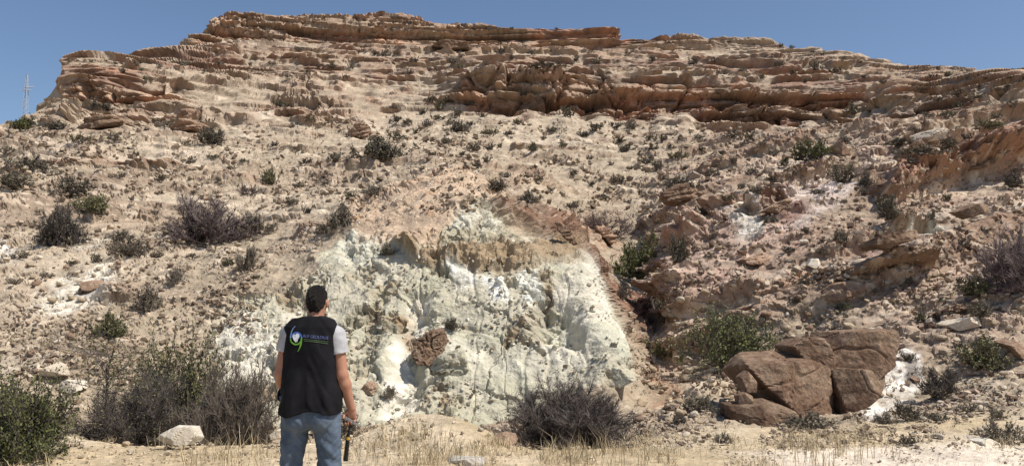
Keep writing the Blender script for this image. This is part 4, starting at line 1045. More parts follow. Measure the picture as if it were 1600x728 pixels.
SMALL = {
 'scree below the middle cliff': ('small dark shrub dotting the pale scree below the long middle cliff', [(865,203,20),(932,200,24),(958,197,20),(988,199,22),(970,220,20),(977,233,25),(1018,216,16),(1036,216,14),(1018,230,18),(1060,245,24),(1092,235,20),(834,233,22),(882,227,12),(912,211,22),(1012,252,24),(1028,262,25),(895,271,18),(838,278,20),(965,282,25),(1110,272,20),(1175,270,18),(1146,254,16),(1145,212,25),(1172,217,22),(940,307,18),(895,322,24),(807,191,16),(887,177,25),(1000,240,12),(1046,230,12),(920,246,12),(870,250,12),(985,262,12),(1070,262,12),(1128,238,12),(1210,240,18),(1225,256,20),(1190,225,16),(860,296,14),(1000,300,14),(925,286,14),(955,255,10),(1090,214,14),(850,215,12)]),
 'chute left of the middle cliff': ('small dark shrub in the scree chute left of the middle cliff', [(686,169,24),(673,157,18),(703,156,18),(715,177,20),(752,157,22),(767,206,22),(795,208,14),(683,183,20),(667,194,18),(735,162,14),(697,221,22),(742,231,22),(764,231,18),(762,249,18),(742,260,22),(620,214,22),(635,191,20),(620,186,18),(617,167,16),(790,274,20),(735,192,14),(755,180,14),(705,190,16),(660,175,14),(650,205,12),(722,240,12),(780,228,12),(676,240,12),(650,226,12),(690,262,10),(660,262,10),(720,280,12)]),
 'upper benches': ('tiny dark shrub on the pale benches just under the summit cliff', [(601,84,17),(586,82,12),(620,83,12),(781,80,16),(464,76,12),(517,104,18),(500,103,14),(708,95,14),(720,87,10),(721,104,14),(649,95,12),(425,98,14),(550,103,12),(680,106,10),(760,98,12),(800,90,10),(830,82,12),(860,80,12),(900,92,12),(935,96,16),(980,82,10),(1020,92,14),(1085,96,18),(1115,95,16),(1160,108,12),(560,80,8),(540,118,10),(480,110,10),(450,118,10),(390,100,10),(640,112,12)]),
 'left slope': ('small shrub on the open tan slope of the left half', [(12,238,25),(125,218,25),(178,216,24),(318,197,24),(575,236,25),(352,412,20),(400,432,12),(455,318,16),(500,362,24),(330,245,16),(520,248,24),(475,252,20),(482,188,18),(417,283,14),(452,315,16),(547,308,24),(437,162,20),(260,194,20),(297,250,14),(186,273,16),(247,279,20),(226,126,18),(192,110,14),(300,300,12),(240,330,14),(465,290,12),(360,262,12),(290,225,12),(430,225,12),(210,240,12),(250,300,10),(480,330,16),(440,345,12),(510,285,12),(555,275,12),(150,260,12),(90,240,10),(205,310,10),(380,250,10),(545,250,12),(30,400,25),(70,430,20),(150,405,18),(110,410,14),(60,330,10),(300,400,16),(245,400,18),(330,460,12),(20,440,20)]),
 'left cliff top': ('tiny dark shrub on top of the left cliff', [(142,93,8),(108,93,7),(122,92,6),(165,92,6),(212,98,10),(220,106,9),(287,97,16),(342,97,14),(180,96,6),(250,100,10),(320,108,10),(300,90,8)]),
 'summit rim': ('tiny dark shrub on the summit rim against the sky', [(370,27,7),(395,26,6),(455,31,6),(490,32,6),(560,30,6),(640,32,8),(716,39,10),(765,43,9),(800,42,7),(870,42,7),(1042,64,8),(1060,60,6),(1046,63,6),(1140,62,6),(1237,71,8),(1220,69,8),(1285,82,8),(1320,88,9),(1345,94,7),(1480,115,12),(1455,115,9),(1540,120,8),(1575,118,8),(1510,118,7),(1270,78,6),(1180,66,6)]),
 'right upper slope': ('small shrub among ledges above the right end of the cliff', [(1307,109,16),(1275,107,22),(1220,99,16),(1337,174,22),(1485,180,22),(1430,206,20),(1502,145,16),(1512,214,18),(1425,252,20),(1322,222,18),(1260,125,14),(1350,120,12),(1380,128,12),(1440,140,14),(1470,155,14),(1530,150,16),(1560,140,16),(1580,165,20),(1560,180,16),(1190,120,12),(1130,112,14),(1240,112,12),(1500,165,14),(1450,180,14)]),
 'right slope': ('small dry shrub among the rubble of the right spur and slope', [(1260,360,18),(1230,390,20),(1180,300,22),(1140,310,18),(1100,330,18),(1205,345,18),(1290,395,18),(1262,440,22),(1320,480,20),(1365,455,18),(1420,440,16),(1470,470,20),(1500,440,18),(1455,340,20),(1480,310,16),(1540,360,18),(1505,380,18),(1240,470,18),(1080,440,18),(1110,400,18),(1030,480,24),(1035,500,20),(1420,560,18),(1500,540,18),(1440,500,20),(1510,640,24),(1560,650,24),(1470,655,25),(1420,690,24),(1130,690,24),(1060,660,22),(1350,300,14),(1560,310,14),(1280,300,20),(1210,280,20),(1240,272,16),(1160,292,16),(1300,262,18)]),
}
SK = ['dark', 'grey', 'grey', 'dry', 'olive', 'dry']
for gname, (lb, pts) in SMALL.items():
    for k, (px, py, w) in enumerate(pts):
        rr = random.Random(k * 17 + int(px))
        kd = rr.choice(SK if 'right slope' not in gname else ['grey', 'dry', 'grey', 'olive'])
        hh = w * rr.uniform(0.42, 0.7)
        o = shrub(px, py + (4 if 'rim' in gname or 'top' in gname else 2), min(w, 25.9), hh, kd, lb, 'small shrubs: ' + gname, k)
        o['auto_look'] = ('tiny ' if w < 13 else 'small ' if w < 20 else 'medium ') + {'dark': 'dark shrub', 'grey': 'grey-green shrub', 'olive': 'olive shrub', 'dry': 'dry brown shrub'}[kd]
        AUTO.append((o, px, py, w))
print('shrubs', round(time.time() - T0, 1))

# uncountable tufts on the slopes and dry grass in front
def blades(name, pts, n_per, h, spread, w, mats, label, seed, cat='grass', lean=0.35):
    r = np.random.default_rng(seed)
    P = np.repeat(np.array(pts), n_per, 0); n = len(P)
    hs = np.repeat(r.uniform(0.5, 1.2, len(pts)), n_per) * h if np.isscalar(h) else np.repeat(np.array(h), n_per)
    hs = hs * r.uniform(0.5, 1.15, n)
    sc = np.repeat(np.ones(len(pts)), n_per) if np.isscalar(h) else np.repeat(np.array(h) / np.max(h), n_per)
    P = P + np.stack([r.normal(0, 1, n), r.normal(0, 1, n), np.zeros(n)], 1) * (spread * sc)[:, None]
    d = np.stack([r.normal(0, lean, n), r.normal(0, lean, n), np.ones(n)], 1); d /= np.linalg.norm(d, axis=1)[:, None]
    a = r.uniform(0, 6.28, n); side = np.stack([np.cos(a), np.sin(a), 0 * a], 1) * (w * (hs / np.max(hs)) ** 0.3)[:, None]
    bend = np.stack([r.normal(0, 0.25, n), r.normal(0, 0.25, n), -np.abs(r.normal(0, 0.12, n))], 1) * hs[:, None]
    M = P + d * (hs * 0.55)[:, None]; Tt = P + d * hs[:, None] + bend
    V = np.stack([P - side, P + side, M + side * 0.8, M - side * 0.8, Tt], 1).reshape(-1, 3)
    V[:, 2] -= 0.01
    base = (np.arange(n) * 5)[:, None, None]
    F = (np.array([[0, 1, 2], [0, 2, 3], [3, 2, 4]])[None] + base).reshape(-1, 3)
    mi = np.repeat(r.integers(0, len(mats), n), 3)
    return tag(link(name, mesh_np(name, V, F, mats, False, mi)), label, cat, None, 'stuff')
r = np.random.default_rng(21)
pts, hts = [], []
for k in range(2600):
    px = r.uniform(0, 1600); py = 200 + 490 * r.random()
    if 430 < px < 985 and 330 < py < 660 and r.random() < 0.93: continue
    p = at(px, py)
    if p[1] < 80: pts.append(p); hts.append((4 + 8 * r.random() ** 2) / FPX * p[1])
blades('slope_tufts', pts, 9, hts, 0.16, 0.012, [M_STRAWD, M_GREYG, M_TWIG, M_TWIG], 'thin greyish tufts of dry weeds scattered over the slopes', 5, 'weeds', 0.6)
pts, hts = [], []
for k in range(1900):
    px = r.uniform(-20, 1620); py = 672 + 62 * r.random() ** 0.7
    dens = 0.25 + 0.75 * smooth(540, 600, px) * smooth(1120, 1000, px) + 0.15 * (px > 1120)
    if py > 703 and px > 1200: continue
    if px < 540 and py < 700: dens *= 0.4
    dens *= float(smooth(-0.15, 0.35, perlin(np.array([px * 0.02]), np.array([py * 0.05]), np.array([3.3]))[0])) * (0.75 if px > 540 else 0.5)
    if r.random() > dens: continue
    p = at(px, min(py, 727)) if py < 727 else ground_at(px, 8.4)
    if p[1] > 14: continue
    if py >= 727: p[0] = (px - CX) / FPX * p[1]
    pts.append(p); hts.append(r.uniform(0.06, 0.20))
blades('dry_grass', pts, 16, hts, 0.09, 0.0035, [M_STRAW, M_STRAW, M_STRAWD], 'straw coloured dry grass along the bottom of the view', 6)
pts, hts = [], []
for k in range(230):
    px = r.choice([r.normal(640, 45), r.normal(930, 90), r.normal(600, 60), r.normal(1290, 40), r.normal(370, 60)]); Yq = r.uniform(8.4, 10.2)
    p = ground_at(px, Yq); p[0] = (px - CX) / FPX * p[1]; pts.append(p); hts.append(r.uniform(0.22, 0.42))
blades('dry_stalks', pts, 5, hts, 0.05, 0.0035, [M_STRAW, M_STRAWD], 'taller dry stalks standing up from the grass', 7, 'grass', 0.14)
print('grass', round(time.time() - T0, 1))
# ------------------------------------------------------------------ the man, seen from behind
def surface_nets(f, org, h):
    s = f < 0
    nx, ny, nz = f.shape
    cnt = np.zeros((nx - 1, ny - 1, nz - 1), np.int8)
    for a in (0, 1):
        for b in (0, 1):
            for c in (0, 1):
                cnt += s[a:nx - 1 + a, b:ny - 1 + b, c:nz - 1 + c]
    act = np.argwhere((cnt > 0) & (cnt < 8))
    cor = np.array([[a, b, c] for a in (0, 1) for b in (0, 1) for c in (0, 1)])
    vals = np.stack([f[act[:, 0] + c[0], act[:, 1] + c[1], act[:, 2] + c[2]] for c in cor], 1)
    pos = np.zeros((len(act), 3)); k = np.zeros(len(act))
    for i in range(8):
        for j in range(i + 1, 8):
            if np.abs(cor[i] - cor[j]).sum() != 1: continue
            m = (vals[:, i] < 0) != (vals[:, j] < 0)
            t = np.where(m, vals[:, i] / np.where(m, vals[:, i] - vals[:, j], 1), 0)
            pos += np.where(m[:, None], cor[i] + (cor[j] - cor[i]) * t[:, None], 0); k += m
    V = (act + pos / k[:, None]) * h + org
    im = np.full(cnt.shape, -1, np.int32); im[act[:, 0], act[:, 1], act[:, 2]] = np.arange(len(act))
    F = []
    for ax in range(3):
        sl0 = [slice(None)] * 3; sl1 = [slice(None)] * 3
        sl0[ax] = slice(0, -1); sl1[ax] = slice(1, None)
        a, b = s[tuple(sl0)], s[tuple(sl1)]
        e = np.argwhere(a != b)
        u, v = (ax + 1) % 3, (ax + 2) % 3
        e = e[(e[:, u] > 0) & (e[:, v] > 0) & (e[:, u] < f.shape[u] - 1) & (e[:, v] < f.shape[v] - 1)]
        q = []
        for du, dv in ((-1, -1), (0, -1), (0, 0), (-1, 0)):
            c = e.copy(); c[:, u] += du; c[:, v] += dv
            q.append(im[c[:, 0], c[:, 1], c[:, 2]])
        q = np.stack(q, 1)
        flip = ~a[e[:, 0], e[:, 1], e[:, 2]]
        q[flip] = q[flip][:, ::-1]
        F.append(q)
    F = np.concatenate(F)
    return V, F[(F >= 0).all(axis=1)]

class Field:
    def __init__(s, lo, hi, h):
        s.lo = np.array(lo, float); s.h = h
        s.n = np.ceil((np.array(hi) - s.lo) / h).astype(int) + 1
        s.f = np.full(tuple(s.n), 0.5, f32)
    def grid(s, lo, hi):
        a = np.clip(np.floor((np.array(lo) - s.lo) / s.h).astype(int), 0, s.n - 1); b = np.clip(np.ceil((np.array(hi) - s.lo) / s.h).astype(int) + 1, 1, s.n)
        ax = [(s.lo[i] + np.arange(a[i], b[i]) * s.h).astype(f32) for i in range(3)]
        sl = tuple(slice(a[i], b[i]) for i in range(3))
        return sl, ax[0][:, None, None], ax[1][None, :, None], ax[2][None, None, :]
    def add(s, d, sl, k):
        o = s.f[sl]
        if k > 0:
            hh = np.clip(0.5 + 0.5 * (o - d) / k, 0, 1)
            s.f[sl] = o + (d - o) * hh - k * hh * (1 - hh)
        else: s.f[sl] = np.minimum(o, d)
    def cone(s, a, b, ra, rb, k=0.02, flat=(1, 1, 1)):
        a = np.array(a, float); b = np.array(b, float); m = max(ra, rb) / min(flat) + k + 0.03
        sl, x, y, z = s.grid(np.minimum(a, b) - m, np.maximum(a, b) + m)
        d = b - a; L = d @ d
        t = np.clip(((x - a[0]) * d[0] + (y - a[1]) * d[1] + (z - a[2]) * d[2]) / max(L, 1e-9), 0, 1)
        dx = (x - a[0] - t * d[0]) * flat[0]; dy = (y - a[1] - t * d[1]) * flat[1]; dz = (z - a[2] - t * d[2]) * flat[2]
        s.add(np.sqrt(dx * dx + dy * dy + dz * dz) - (ra + (rb - ra) * t), sl, k)
    def ell(s, c, r, k=0.02):
        c = np.array(c, float); r = np.array(r, float)
        sl, x, y, z = s.grid(c - r - k - 0.03, c + r + k + 0.03)
        q = np.sqrt(((x - c[0]) / r[0]) ** 2 + ((y - c[1]) / r[1]) ** 2 + ((z - c[2]) / r[2]) ** 2)
        s.add((q - 1) * r.min(), sl, k)
    def mesh(s):
        return surface_nets(s.f, s.lo, s.h)

M_SKIN, nt, b_ = new_mat('skin')
b_.inputs['Base Color'].default_value = (0.36, 0.185, 0.12, 1); b_.inputs['Roughness'].default_value = 0.55; b_.inputs['Subsurface Weight'].default_value = 0.05
n_ = nd(nt, 'ShaderNodeTexNoise', i_Scale=30.0, i_Detail=4.0); cr_ = nd(nt, 'ShaderNodeMix', data_type='RGBA')
cr_.inputs['A'].default_value = (0.30, 0.145, 0.095, 1); cr_.inputs['B'].default_value = (0.41, 0.215, 0.145, 1)
nt.links.new(n_.outputs['Fac'], cr_.inputs['Factor']); nt.links.new(cr_.outputs['Result'], b_.inputs['Base Color'])
def cloth(name, c1, c2, scale=40, rough=0.9, bump=0.3, dist=0.004):
    m, nt, b = new_mat(name)
    n = nd(nt, 'ShaderNodeTexNoise', i_Scale=float(scale), i_Detail=5.0, i_Roughness=0.65); mx = nd(nt, 'ShaderNodeMix', data_type='RGBA')
    tc = nd(nt, 'ShaderNodeTexCoord'); nt.links.new(tc.outputs['Object'], n.inputs['Vector'])
    mr = nd(nt, 'ShaderNodeMapRange'); mr.inputs['From Min'].default_value = 0.32; mr.inputs['From Max'].default_value = 0.68
    nt.links.new(n.outputs['Fac'], mr.inputs['Value']); nt.links.new(mr.outputs[0], mx.inputs['Factor'])
    mx.inputs['A'].default_value = (*c1, 1); mx.inputs['B'].default_value = (*c2, 1)
    nt.links.new(mx.outputs['Result'], b.inputs['Base Color']); b.inputs['Roughness'].default_value = rough
    w = nd(nt, 'ShaderNodeTexNoise', i_Scale=scale * 8.0, i_Detail=2.0); nt.links.new(tc.outputs['Object'], w.inputs['Vector'])
    bp = nd(nt, 'ShaderNodeBump', i_Strength=bump, i_Distance=dist); nt.links.new(w.outputs['Fac'], bp.inputs['Height']); nt.links.new(bp.outputs[0], b.inputs['Normal'])
    return m
M_VEST = cloth('vest_black', (0.004, 0.004, 0.006), (0.010, 0.0095, 0.012), 9, 0.85)
M_VEST.node_tree.nodes['Principled BSDF'].inputs['Specular IOR Level'].default_value = 0.18
M_DENIM = cloth('denim', (0.045, 0.068, 0.105), (0.125, 0.16, 0.215), 7, 0.9, 0.5)
M_TEE = cloth('tshirt_grey', (0.34, 0.34, 0.36), (0.44, 0.44, 0.46), 9)
M_HAIR = cloth('hair_black', (0.006, 0.005, 0.005), (0.032, 0.025, 0.021), 90, 0.55, 1.0, 0.02)
M_SHOE = cloth('shoe_dark', (0.03, 0.025, 0.02), (0.06, 0.05, 0.04), 20)
def plain(name, c, rough=0.5, metal=0.0):
    m, nt, b = new_mat(name); b.inputs['Roughness'].default_value = rough; b.inputs['Metallic'].default_value = metal
    n = nd(nt, 'ShaderNodeTexNoise', i_Scale=60.0, i_Detail=3.0); mx = nd(nt, 'ShaderNodeMix', data_type='RGBA')
    mx.inputs['A'].default_value = (*[v * 0.85 for v in c], 1); mx.inputs['B'].default_value = (*[min(v * 1.12, 1) for v in c], 1)
    nt.links.new(n.outputs['Fac'], mx.inputs['Factor']); nt.links.new(mx.outputs['Result'], b.inputs['Base Color'])
    return m

YP = 6.0
PB = np.array([(488 - CX) / FPX * YP + 0.016, YP, 0.0])
person = tag(link('person', None, None, PB), 'man from behind in black vest and blue jeans, hammer in right hand', 'person')
HD = np.array([0.018, 0.02, 1.685])
fb = Field((-0.36, -0.24, -0.01), (0.42, 0.28, 1.83), 0.0045)
fb.ell(HD + [0, -0.005, 0.02], (0.076, 0.094, 0.098), 0.02); fb.ell(HD + [0, 0.03, -0.045], (0.060, 0.072, 0.075), 0.03)
fb.ell(HD + [0, 0.105, -0.022], (0.012, 0.018, 0.02), 0.01); fb.cone(HD + [0, 0.095, 0.0], HD + [0, 0.11, -0.025], 0.008, 0.011, 0.008)   # nose
fb.cone(HD + [-0.02, 0.092, -0.06], HD + [0.02, 0.092, -0.06], 0.007, 0.007, 0.008)                                    # lips
for sx in (-1, 1):
    fb.ell(HD + [sx * 0.030, 0.083, 0.004], (0.013, 0.010, 0.010), 0.004)                                             # eyes
    fb.cone(HD + [sx * 0.012, 0.09, 0.022], HD + [sx * 0.046, 0.078, 0.024], 0.006, 0.005, 0.008)                     # brows
    fb.ell(HD + [sx * 0.079, -0.002, -0.012], (0.010, 0.020, 0.031), 0.006)                                           # ears
fb.cone((0.008, -0.01, 1.49), HD + [0, -0.008, -0.05], 0.066, 0.056, 0.03)
fb.cone((-0.10, 0, 1.475), (0.10, 0, 1.47), 0.07, 0.07, 0.04); fb.ell((0, 0, 1.34), (0.165, 0.105, 0.19), 0.05); fb.ell((0, 0, 1.10), (0.14, 0.095, 0.16), 0.05); fb.ell((0, 0, 0.93), (0.155, 0.105, 0.12), 0.05)
SHL, SHR = np.array([-0.174, -0.005, 1.452]), np.array([0.176, -0.005, 1.438])
ELL, ELR = np.array([-0.224, -0.03, 1.160]), np.array([0.226, -0.025, 1.150])
WRL, WRR = np.array([-0.214, 0.14, 0.96]), np.array([0.288, 0.035, 0.905])
for sh, el, wr in ((SHL, ELL, WRL), (SHR, ELR, WRR)):
    fb.ell(sh + [0, 0, -0.015], (0.054, 0.055, 0.056), 0.03); fb.cone(sh, el, 0.056, 0.043, 0.02)
    mid = el + (wr - el) * 0.28
    fb.cone(el, mid, 0.042, 0.046, 0.02); fb.cone(mid, wr, 0.045, 0.029, 0.02, (1, 1, 1))
# right hand: palm towards the viewer, four fingers round the hammer head, thumb on the inner side
pc = np.array([0.286, 0.046, 0.866])
fb.cone(WRR, pc, 0.027, 0.032, 0.015, (1, 1.45, 1)); fb.cone(pc + [-0.018, 0, 0.0], pc + [-0.016, 0.002, -0.030], 0.022, 0.019, 0.012, (1, 1.3, 1)); fb.cone(pc + [0.016, 0, 0.0], pc + [0.018, 0.002, -0.026], 0.022, 0.018, 0.012, (1, 1.3, 1))
for i, (dx, ln) in enumerate(((-0.030, 0.92), (-0.010, 1.0), (0.010, 0.95), (0.029, 0.8))):
    a0 = pc + [dx, 0.006, -0.034 + 0.004 * i]
    a1 = a0 + np.array([-0.001, 0.002, -0.036]) * ln; a2 = a1 + np.array([-0.003, -0.027, -0.014]) * ln; a3 = a2 + np.array([-0.002, -0.018, 0.012]) * ln
    fb.cone(a0, a1, 0.0098, 0.0090, 0.004); fb.cone(a1, a2, 0.0092, 0.0084, 0.003); fb.cone(a2, a3, 0.0085, 0.0072, 0.003)
t0 = pc + [-0.030, -0.004, 0.012]; t1 = t0 + [-0.020, -0.020, -0.020]; t2 = t1 + [0.002, -0.022, -0.022]
fb.cone(pc + [-0.012, 0, 0.016], t0, 0.016, 0.0125, 0.01); fb.cone(t0, t1, 0.0125, 0.0105, 0.004); fb.cone(t1, t2, 0.0105, 0.0085, 0.003)
# left hand, in front of the hip
pl = WRL + [0.03, 0.055, -0.05]
fb.cone(WRL, pl, 0.027, 0.030, 0.015, (1.3, 1, 1))
for i, dz in enumerate((0.024, 0.008, -0.008, -0.024)):
    a0 = pl + [0.012, 0.02, dz]; a1 = a0 + [0.030, 0.016, -0.012]; a2 = a1 + [0.026, -0.004, -0.012]
    fb.cone(a0, a1, 0.0098, 0.009, 0.004); fb.cone(a1, a2, 0.009, 0.0075, 0.003)
fb.cone(pl + [0, 0.0, 0.02], pl + [0.035, -0.002, 0.045], 0.0125, 0.009, 0.006)
# legs
HIP = {-1: np.array([-0.10, 0.0, 0.90]), 1: np.array([0.10, 0.0, 0.90])}
KN = {-1: np.array([-0.140, 0.015, 0.49]), 1: np.array([0.140, 0.015, 0.49])}
AN = {-1: np.array([-0.160, -0.02, 0.09]), 1: np.array([0.162, -0.02, 0.09])}
for sx in (-1, 1):
    fb.cone(HIP[sx], KN[sx], 0.088, 0.055, 0.03)
    cf = KN[sx] + (AN[sx] - KN[sx]) * 0.3 + [0, -0.02, 0]
    fb.cone(KN[sx], cf, 0.053, 0.054, 0.02); fb.cone(cf, AN[sx], 0.053, 0.036, 0.02); fb.cone(AN[sx] + [0, -0.02, -0.045], AN[sx] + [sx * 0.03, 0.16, -0.06], 0.036, 0.026, 0.02)
bv, bf = fb.mesh()
link('body', mesh_np('body', bv, bf, [M_SKIN], True), person)

# hair: close-cropped cap with nape
fh = Field((-0.12, -0.14, 1.56), (0.16, 0.17, 1.83), 0.005)
fh.ell(HD + [0, -0.006, 0.022], (0.080, 0.099, 0.103), 0.01)
fh.cone(HD + [-0.025, -0.042, -0.055], HD + [0.025, -0.042, -0.055], 0.038, 0.038, 0.03)
sl, x, y, z = fh.grid((-0.12, -0.14, 1.56), (0.16, 0.17, 1.83))
y_, z_ = y - HD[1], z - HD[2]
cut = np.maximum(-0.080 - z_, (0.25 * 0 + y_ * 1.0 - 0.062) * 0.7 - (z_ - 0.06) * 0.9 * (y_ > -0.0))
cut = np.maximum(cut, np.where((y_ > -0.028) & (z_ < 0.02), 0.02 + 0 * z_, -1))
cut = np.maximum(cut, (np.abs(x - HD[0]) - 0.084 - np.minimum(z_ + 0.01, 0) * 0.75))
hx_, hy_, hz_ = np.broadcast_arrays(x, y, z)
cut = cut + 0.012 * perlin(hx_ * 40, hy_ * 40, hz_ * 40) + 0.008 * perlin(hx_ * 110, hy_ * 110, hz_ * 60)
fh.f[sl] = np.maximum(fh.f[sl] + 0.004 * perlin(hx_ * 90, hy_ * 90, hz_ * 60) + 0.007 * perlin(hx_ * 45, hy_ * 45, hz_ * 30 + 7), cut)
hv, hf = fh.mesh()
link('hair', mesh_np('hair', hv, hf, [M_HAIR], True), person)

# jeans
fj = Field((-0.30, -0.22, 0.03), (0.30, 0.24, 1.02), 0.006)
fj.ell((0, -0.012, 0.875), (0.205, 0.135, 0.13), 0.03); fj.cone((-0.12, 0, 0.99), (0.12, 0, 0.99), 0.11, 0.11, 0.03)
fj.ell((-0.085, -0.055, 0.835), (0.098, 0.098, 0.10), 0.02); fj.ell((0.085, -0.055, 0.835), (0.098, 0.098, 0.10), 0.02)
for sx in (-1, 1):
    fj.cone(HIP[sx] + [sx * 0.012, 0, -0.04], KN[sx], 0.108, 0.080, 0.015); fj.cone(KN[sx], AN[sx] + [0, 0, 0.0], 0.080, 0.072, 0.02)
sl, x, y, z = fj.grid((-0.30, -0.22, 0.03), (0.30, 0.24, 1.02))
X3, Y3, Z3 = np.broadcast_arrays(x, y, z)
fold = perlin(X3 * 7 + 3, Y3 * 7, Z3 * 16 + X3 * 14 * np.sign(X3)) * 0.010 * smooth(0.95, 0.7, Z3) + perlin(X3 * 16, Y3 * 16 + 5, Z3 * 34 - np.abs(X3) * 30) * 0.005
fold += 0.006 * np.tanh(4 * perlin(X3 * 5 + 9, Y3 * 5, Z3 * 22 + np.abs(X3) * 26)) * smooth(0.62, 0.45, Z3)
seat = 0.010 * smooth(0.03, 0.0, np.abs(X3)) * smooth(0.70, 0.78, Z3) * smooth(0.95, 0.85, Z3) * (Y3 < 0)
fj.f[sl] = np.maximum(np.maximum(fj.f[sl] + fold + seat, 0.05 - Z3), Z3 - 1.0)
jv, jf = fj.mesh()
jeans = link('jeans', mesh_np('jeans', jv, jf, [M_DENIM], True), person)

# sleeves of the grey T-shirt
ft = Field((-0.37, -0.16, 1.22), (0.35, 0.16, 1.60), 0.005)
for sh, el in ((SHL, ELL), (SHR, ELR)):
    ft.cone(sh + [0, 0, 0.0], sh + (el - sh) * 0.5, 0.069, 0.068, 0.01)
ft.cone((-0.14, 0, 1.44), (0.14, 0, 1.43), 0.075, 0.075, 0.03)
sl, x, y, z = ft.grid((-0.37, -0.16, 1.22), (0.35, 0.16, 1.60))
X3, Y3, Z3 = np.broadcast_arrays(x, y, z)
ad = np.where(X3 < 0, (X3 - SHL[0]) * (ELL - SHL)[0] + (Z3 - SHL[2]) * (ELL - SHL)[2], (X3 - SHR[0]) * (ELR - SHR)[0] + (Z3 - SHR[2]) * (ELR - SHR)[2]) / 0.297
ft.f[sl] = np.maximum(ft.f[sl] + 0.006 * perlin(X3 * 16, Y3 * 16, Z3 * 22), np.maximum(ad - 0.135, (Z3 - 1.525 + np.maximum(np.abs(X3) - 0.2, 0) * 0.8) * 0.8))
tv, tf_ = ft.mesh()
link('tshirt', mesh_np('tshirt', tv, tf_, [M_TEE], True), person)

# vest
def v_half(z): return np.interp(z, [0.86, 0.95, 1.08, 1.2, 1.32, 1.42, 1.50, 1.56, 1.6], [0.238, 0.231, 0.214, 0.204, 0.200, 0.200, 0.198, 0.155, 0.08])
def v_dep(z): return np.interp(z, [0.86, 0.95, 1.08, 1.2, 1.32, 1.42, 1.50, 1.56, 1.6], [0.172, 0.166, 0.150, 0.143, 0.142, 0.138, 0.125, 0.105, 0.085])
fv = Field((-0.30, -0.22, 0.84), (0.30, 0.22, 1.62), 0.0055)
sl, x, y, z = fv.grid((-0.30, -0.22, 0.84), (0.30, 0.22, 1.62))
X3, Y3, Z3 = np.broadcast_arrays(x, y, z)
cxv = np.interp(z, [0.86, 1.2, 1.5, 1.6], [-0.006, -0.004, -0.006, 0.008])
hw, dp = v_half(z), v_dep(z)
q = ((np.abs(X3 - cxv) / hw) ** 2.6 + (np.abs(Y3) / dp) ** 2.6) ** (1 / 2.6)
dv = (q - 1) * dp
top = np.interp(np.abs(x - 0.004), [0, 0.06, 0.075, 0.14, 0.195, 0.22], [1.580, 1.580, 1.576, 1.560, 1.530, 1.50])
hem = 0.878 + 0.012 * np.sin(x * 14 + 1)
dv = np.maximum(np.maximum(dv, (Z3 - top) * 0.9), hem - Z3)
dv = np.maximum(dv, -((np.sqrt((X3 - 0.014) ** 2 + (Y3 - 0.02) ** 2) - 0.07) + 0 * Z3) - 0.5 * smooth(1.54, 1.5, Z3))
ew = 0.009 * perlin(X3 * 9, Y3 * 6, Z3 * 5 + 3) * smooth(1.5, 1.3, Z3) + 0.005 * np.tanh(3 * perlin(X3 * 8 + 1, Y3 * 4, Z3 * 11 + np.abs(X3) * 16)) + 0.009 * np.tanh(3 * perlin(X3 * 13 + 4, Y3 * 4, Z3 * 4 + X3 * 6)) * smooth(1.25, 0.95, Z3)
dv = dv + ew
fv.f[sl] = dv
fv.ell((0.238, 0.03, 1.04), (0.024, 0.06, 0.05), 0.012); fv.ell((-0.243, 0.05, 1.0), (0.018, 0.06, 0.05), 0.012)     # side pockets
vv, vf = fv.mesh()
vest = link('vest', mesh_np('vest', vv, vf, [M_VEST], True), person)

# emblem and lettering on the back of the vest
M_LBLUE = plain('emblem_blue', (0.06, 0.13, 0.42), 0.6); M_LSKY = plain('emblem_light_blue', (0.25, 0.38, 0.62), 0.6); M_LGREEN = plain('emblem_green', (0.13, 0.33, 0.04), 0.7)
M_LWHITE = plain('emblem_white', (0.55, 0.60, 0.66), 0.7); M_LTEXT = plain('lettering_blue', (0.10, 0.13, 0.30), 0.7); M_LTEXT2 = plain('lettering_green', (0.06, 0.10, 0.05), 0.7)
_vs = vv[(vv[:, 1] < 0)]
def on_back(px, py, lift=0.004):
    p = unproj(px, py, YP - 0.145) - PB
    out = []
    for a in np.atleast_2d(p):
        d = (_vs[:, 0] - a[0]) ** 2 + (_vs[:, 2] - a[2]) ** 2
        near = np.argsort(d)[:4]
        out.append([a[0], _vs[near, 1].mean() - lift, a[2]])
    return np.array(out)
def ribbon(name, pts, widths, mat, lift=0.004):
    pts = np.array(pts, float)
    t = np.linspace(0, 1, len(pts)); tn = np.linspace(0, 1, 26)
    # smooth resample
    xs_ = np.interp(tn, t, pts[:, 0]); ys_ = np.interp(tn, t, pts[:, 1])
    for _ in range(3):
        xs_[1:-1] = (xs_[:-2] + 2 * xs_[1:-1] + xs_[2:]) / 4; ys_[1:-1] = (ys_[:-2] + 2 * ys_[1:-1] + ys_[2:]) / 4
    w = np.interp(tn, np.linspace(0, 1, len(widths)), widths) * 0.5
    dx = np.gradient(xs_); dy = np.gradient(ys_); L = np.hypot(dx, dy) + 1e-6
    a = on_back(xs_ - dy / L * w, ys_ + dx / L * w, lift); b = on_back(xs_ + dy / L * w, ys_ - dx / L * w, lift)
    V = np.concatenate([a, b]); n = len(a)
    F = [[i, i + 1, n + i + 1, n + i] for i in range(n - 1)]
    return link(name, mesh_np(name, V, np.array(F), [mat]), vest)
arc = lambda cx, cy, r, a0, a1, n=14, e=1.0: [(cx + r * math.cos(math.radians(a)), cy + e * r * math.sin(math.radians(a))) for a in np.linspace(a0, a1, n)]
ribbon('emblem_swoosh', [(460, 509.5), (456.5, 513), (454, 518), (453, 524), (452.8, 528)], (0.6, 1.8, 2.4), M_LSKY)
ribbon('emblem_ring', arc(462.3, 528, 8.6, 180, 360), (2.6, 2.4, 2.6), M_LBLUE)
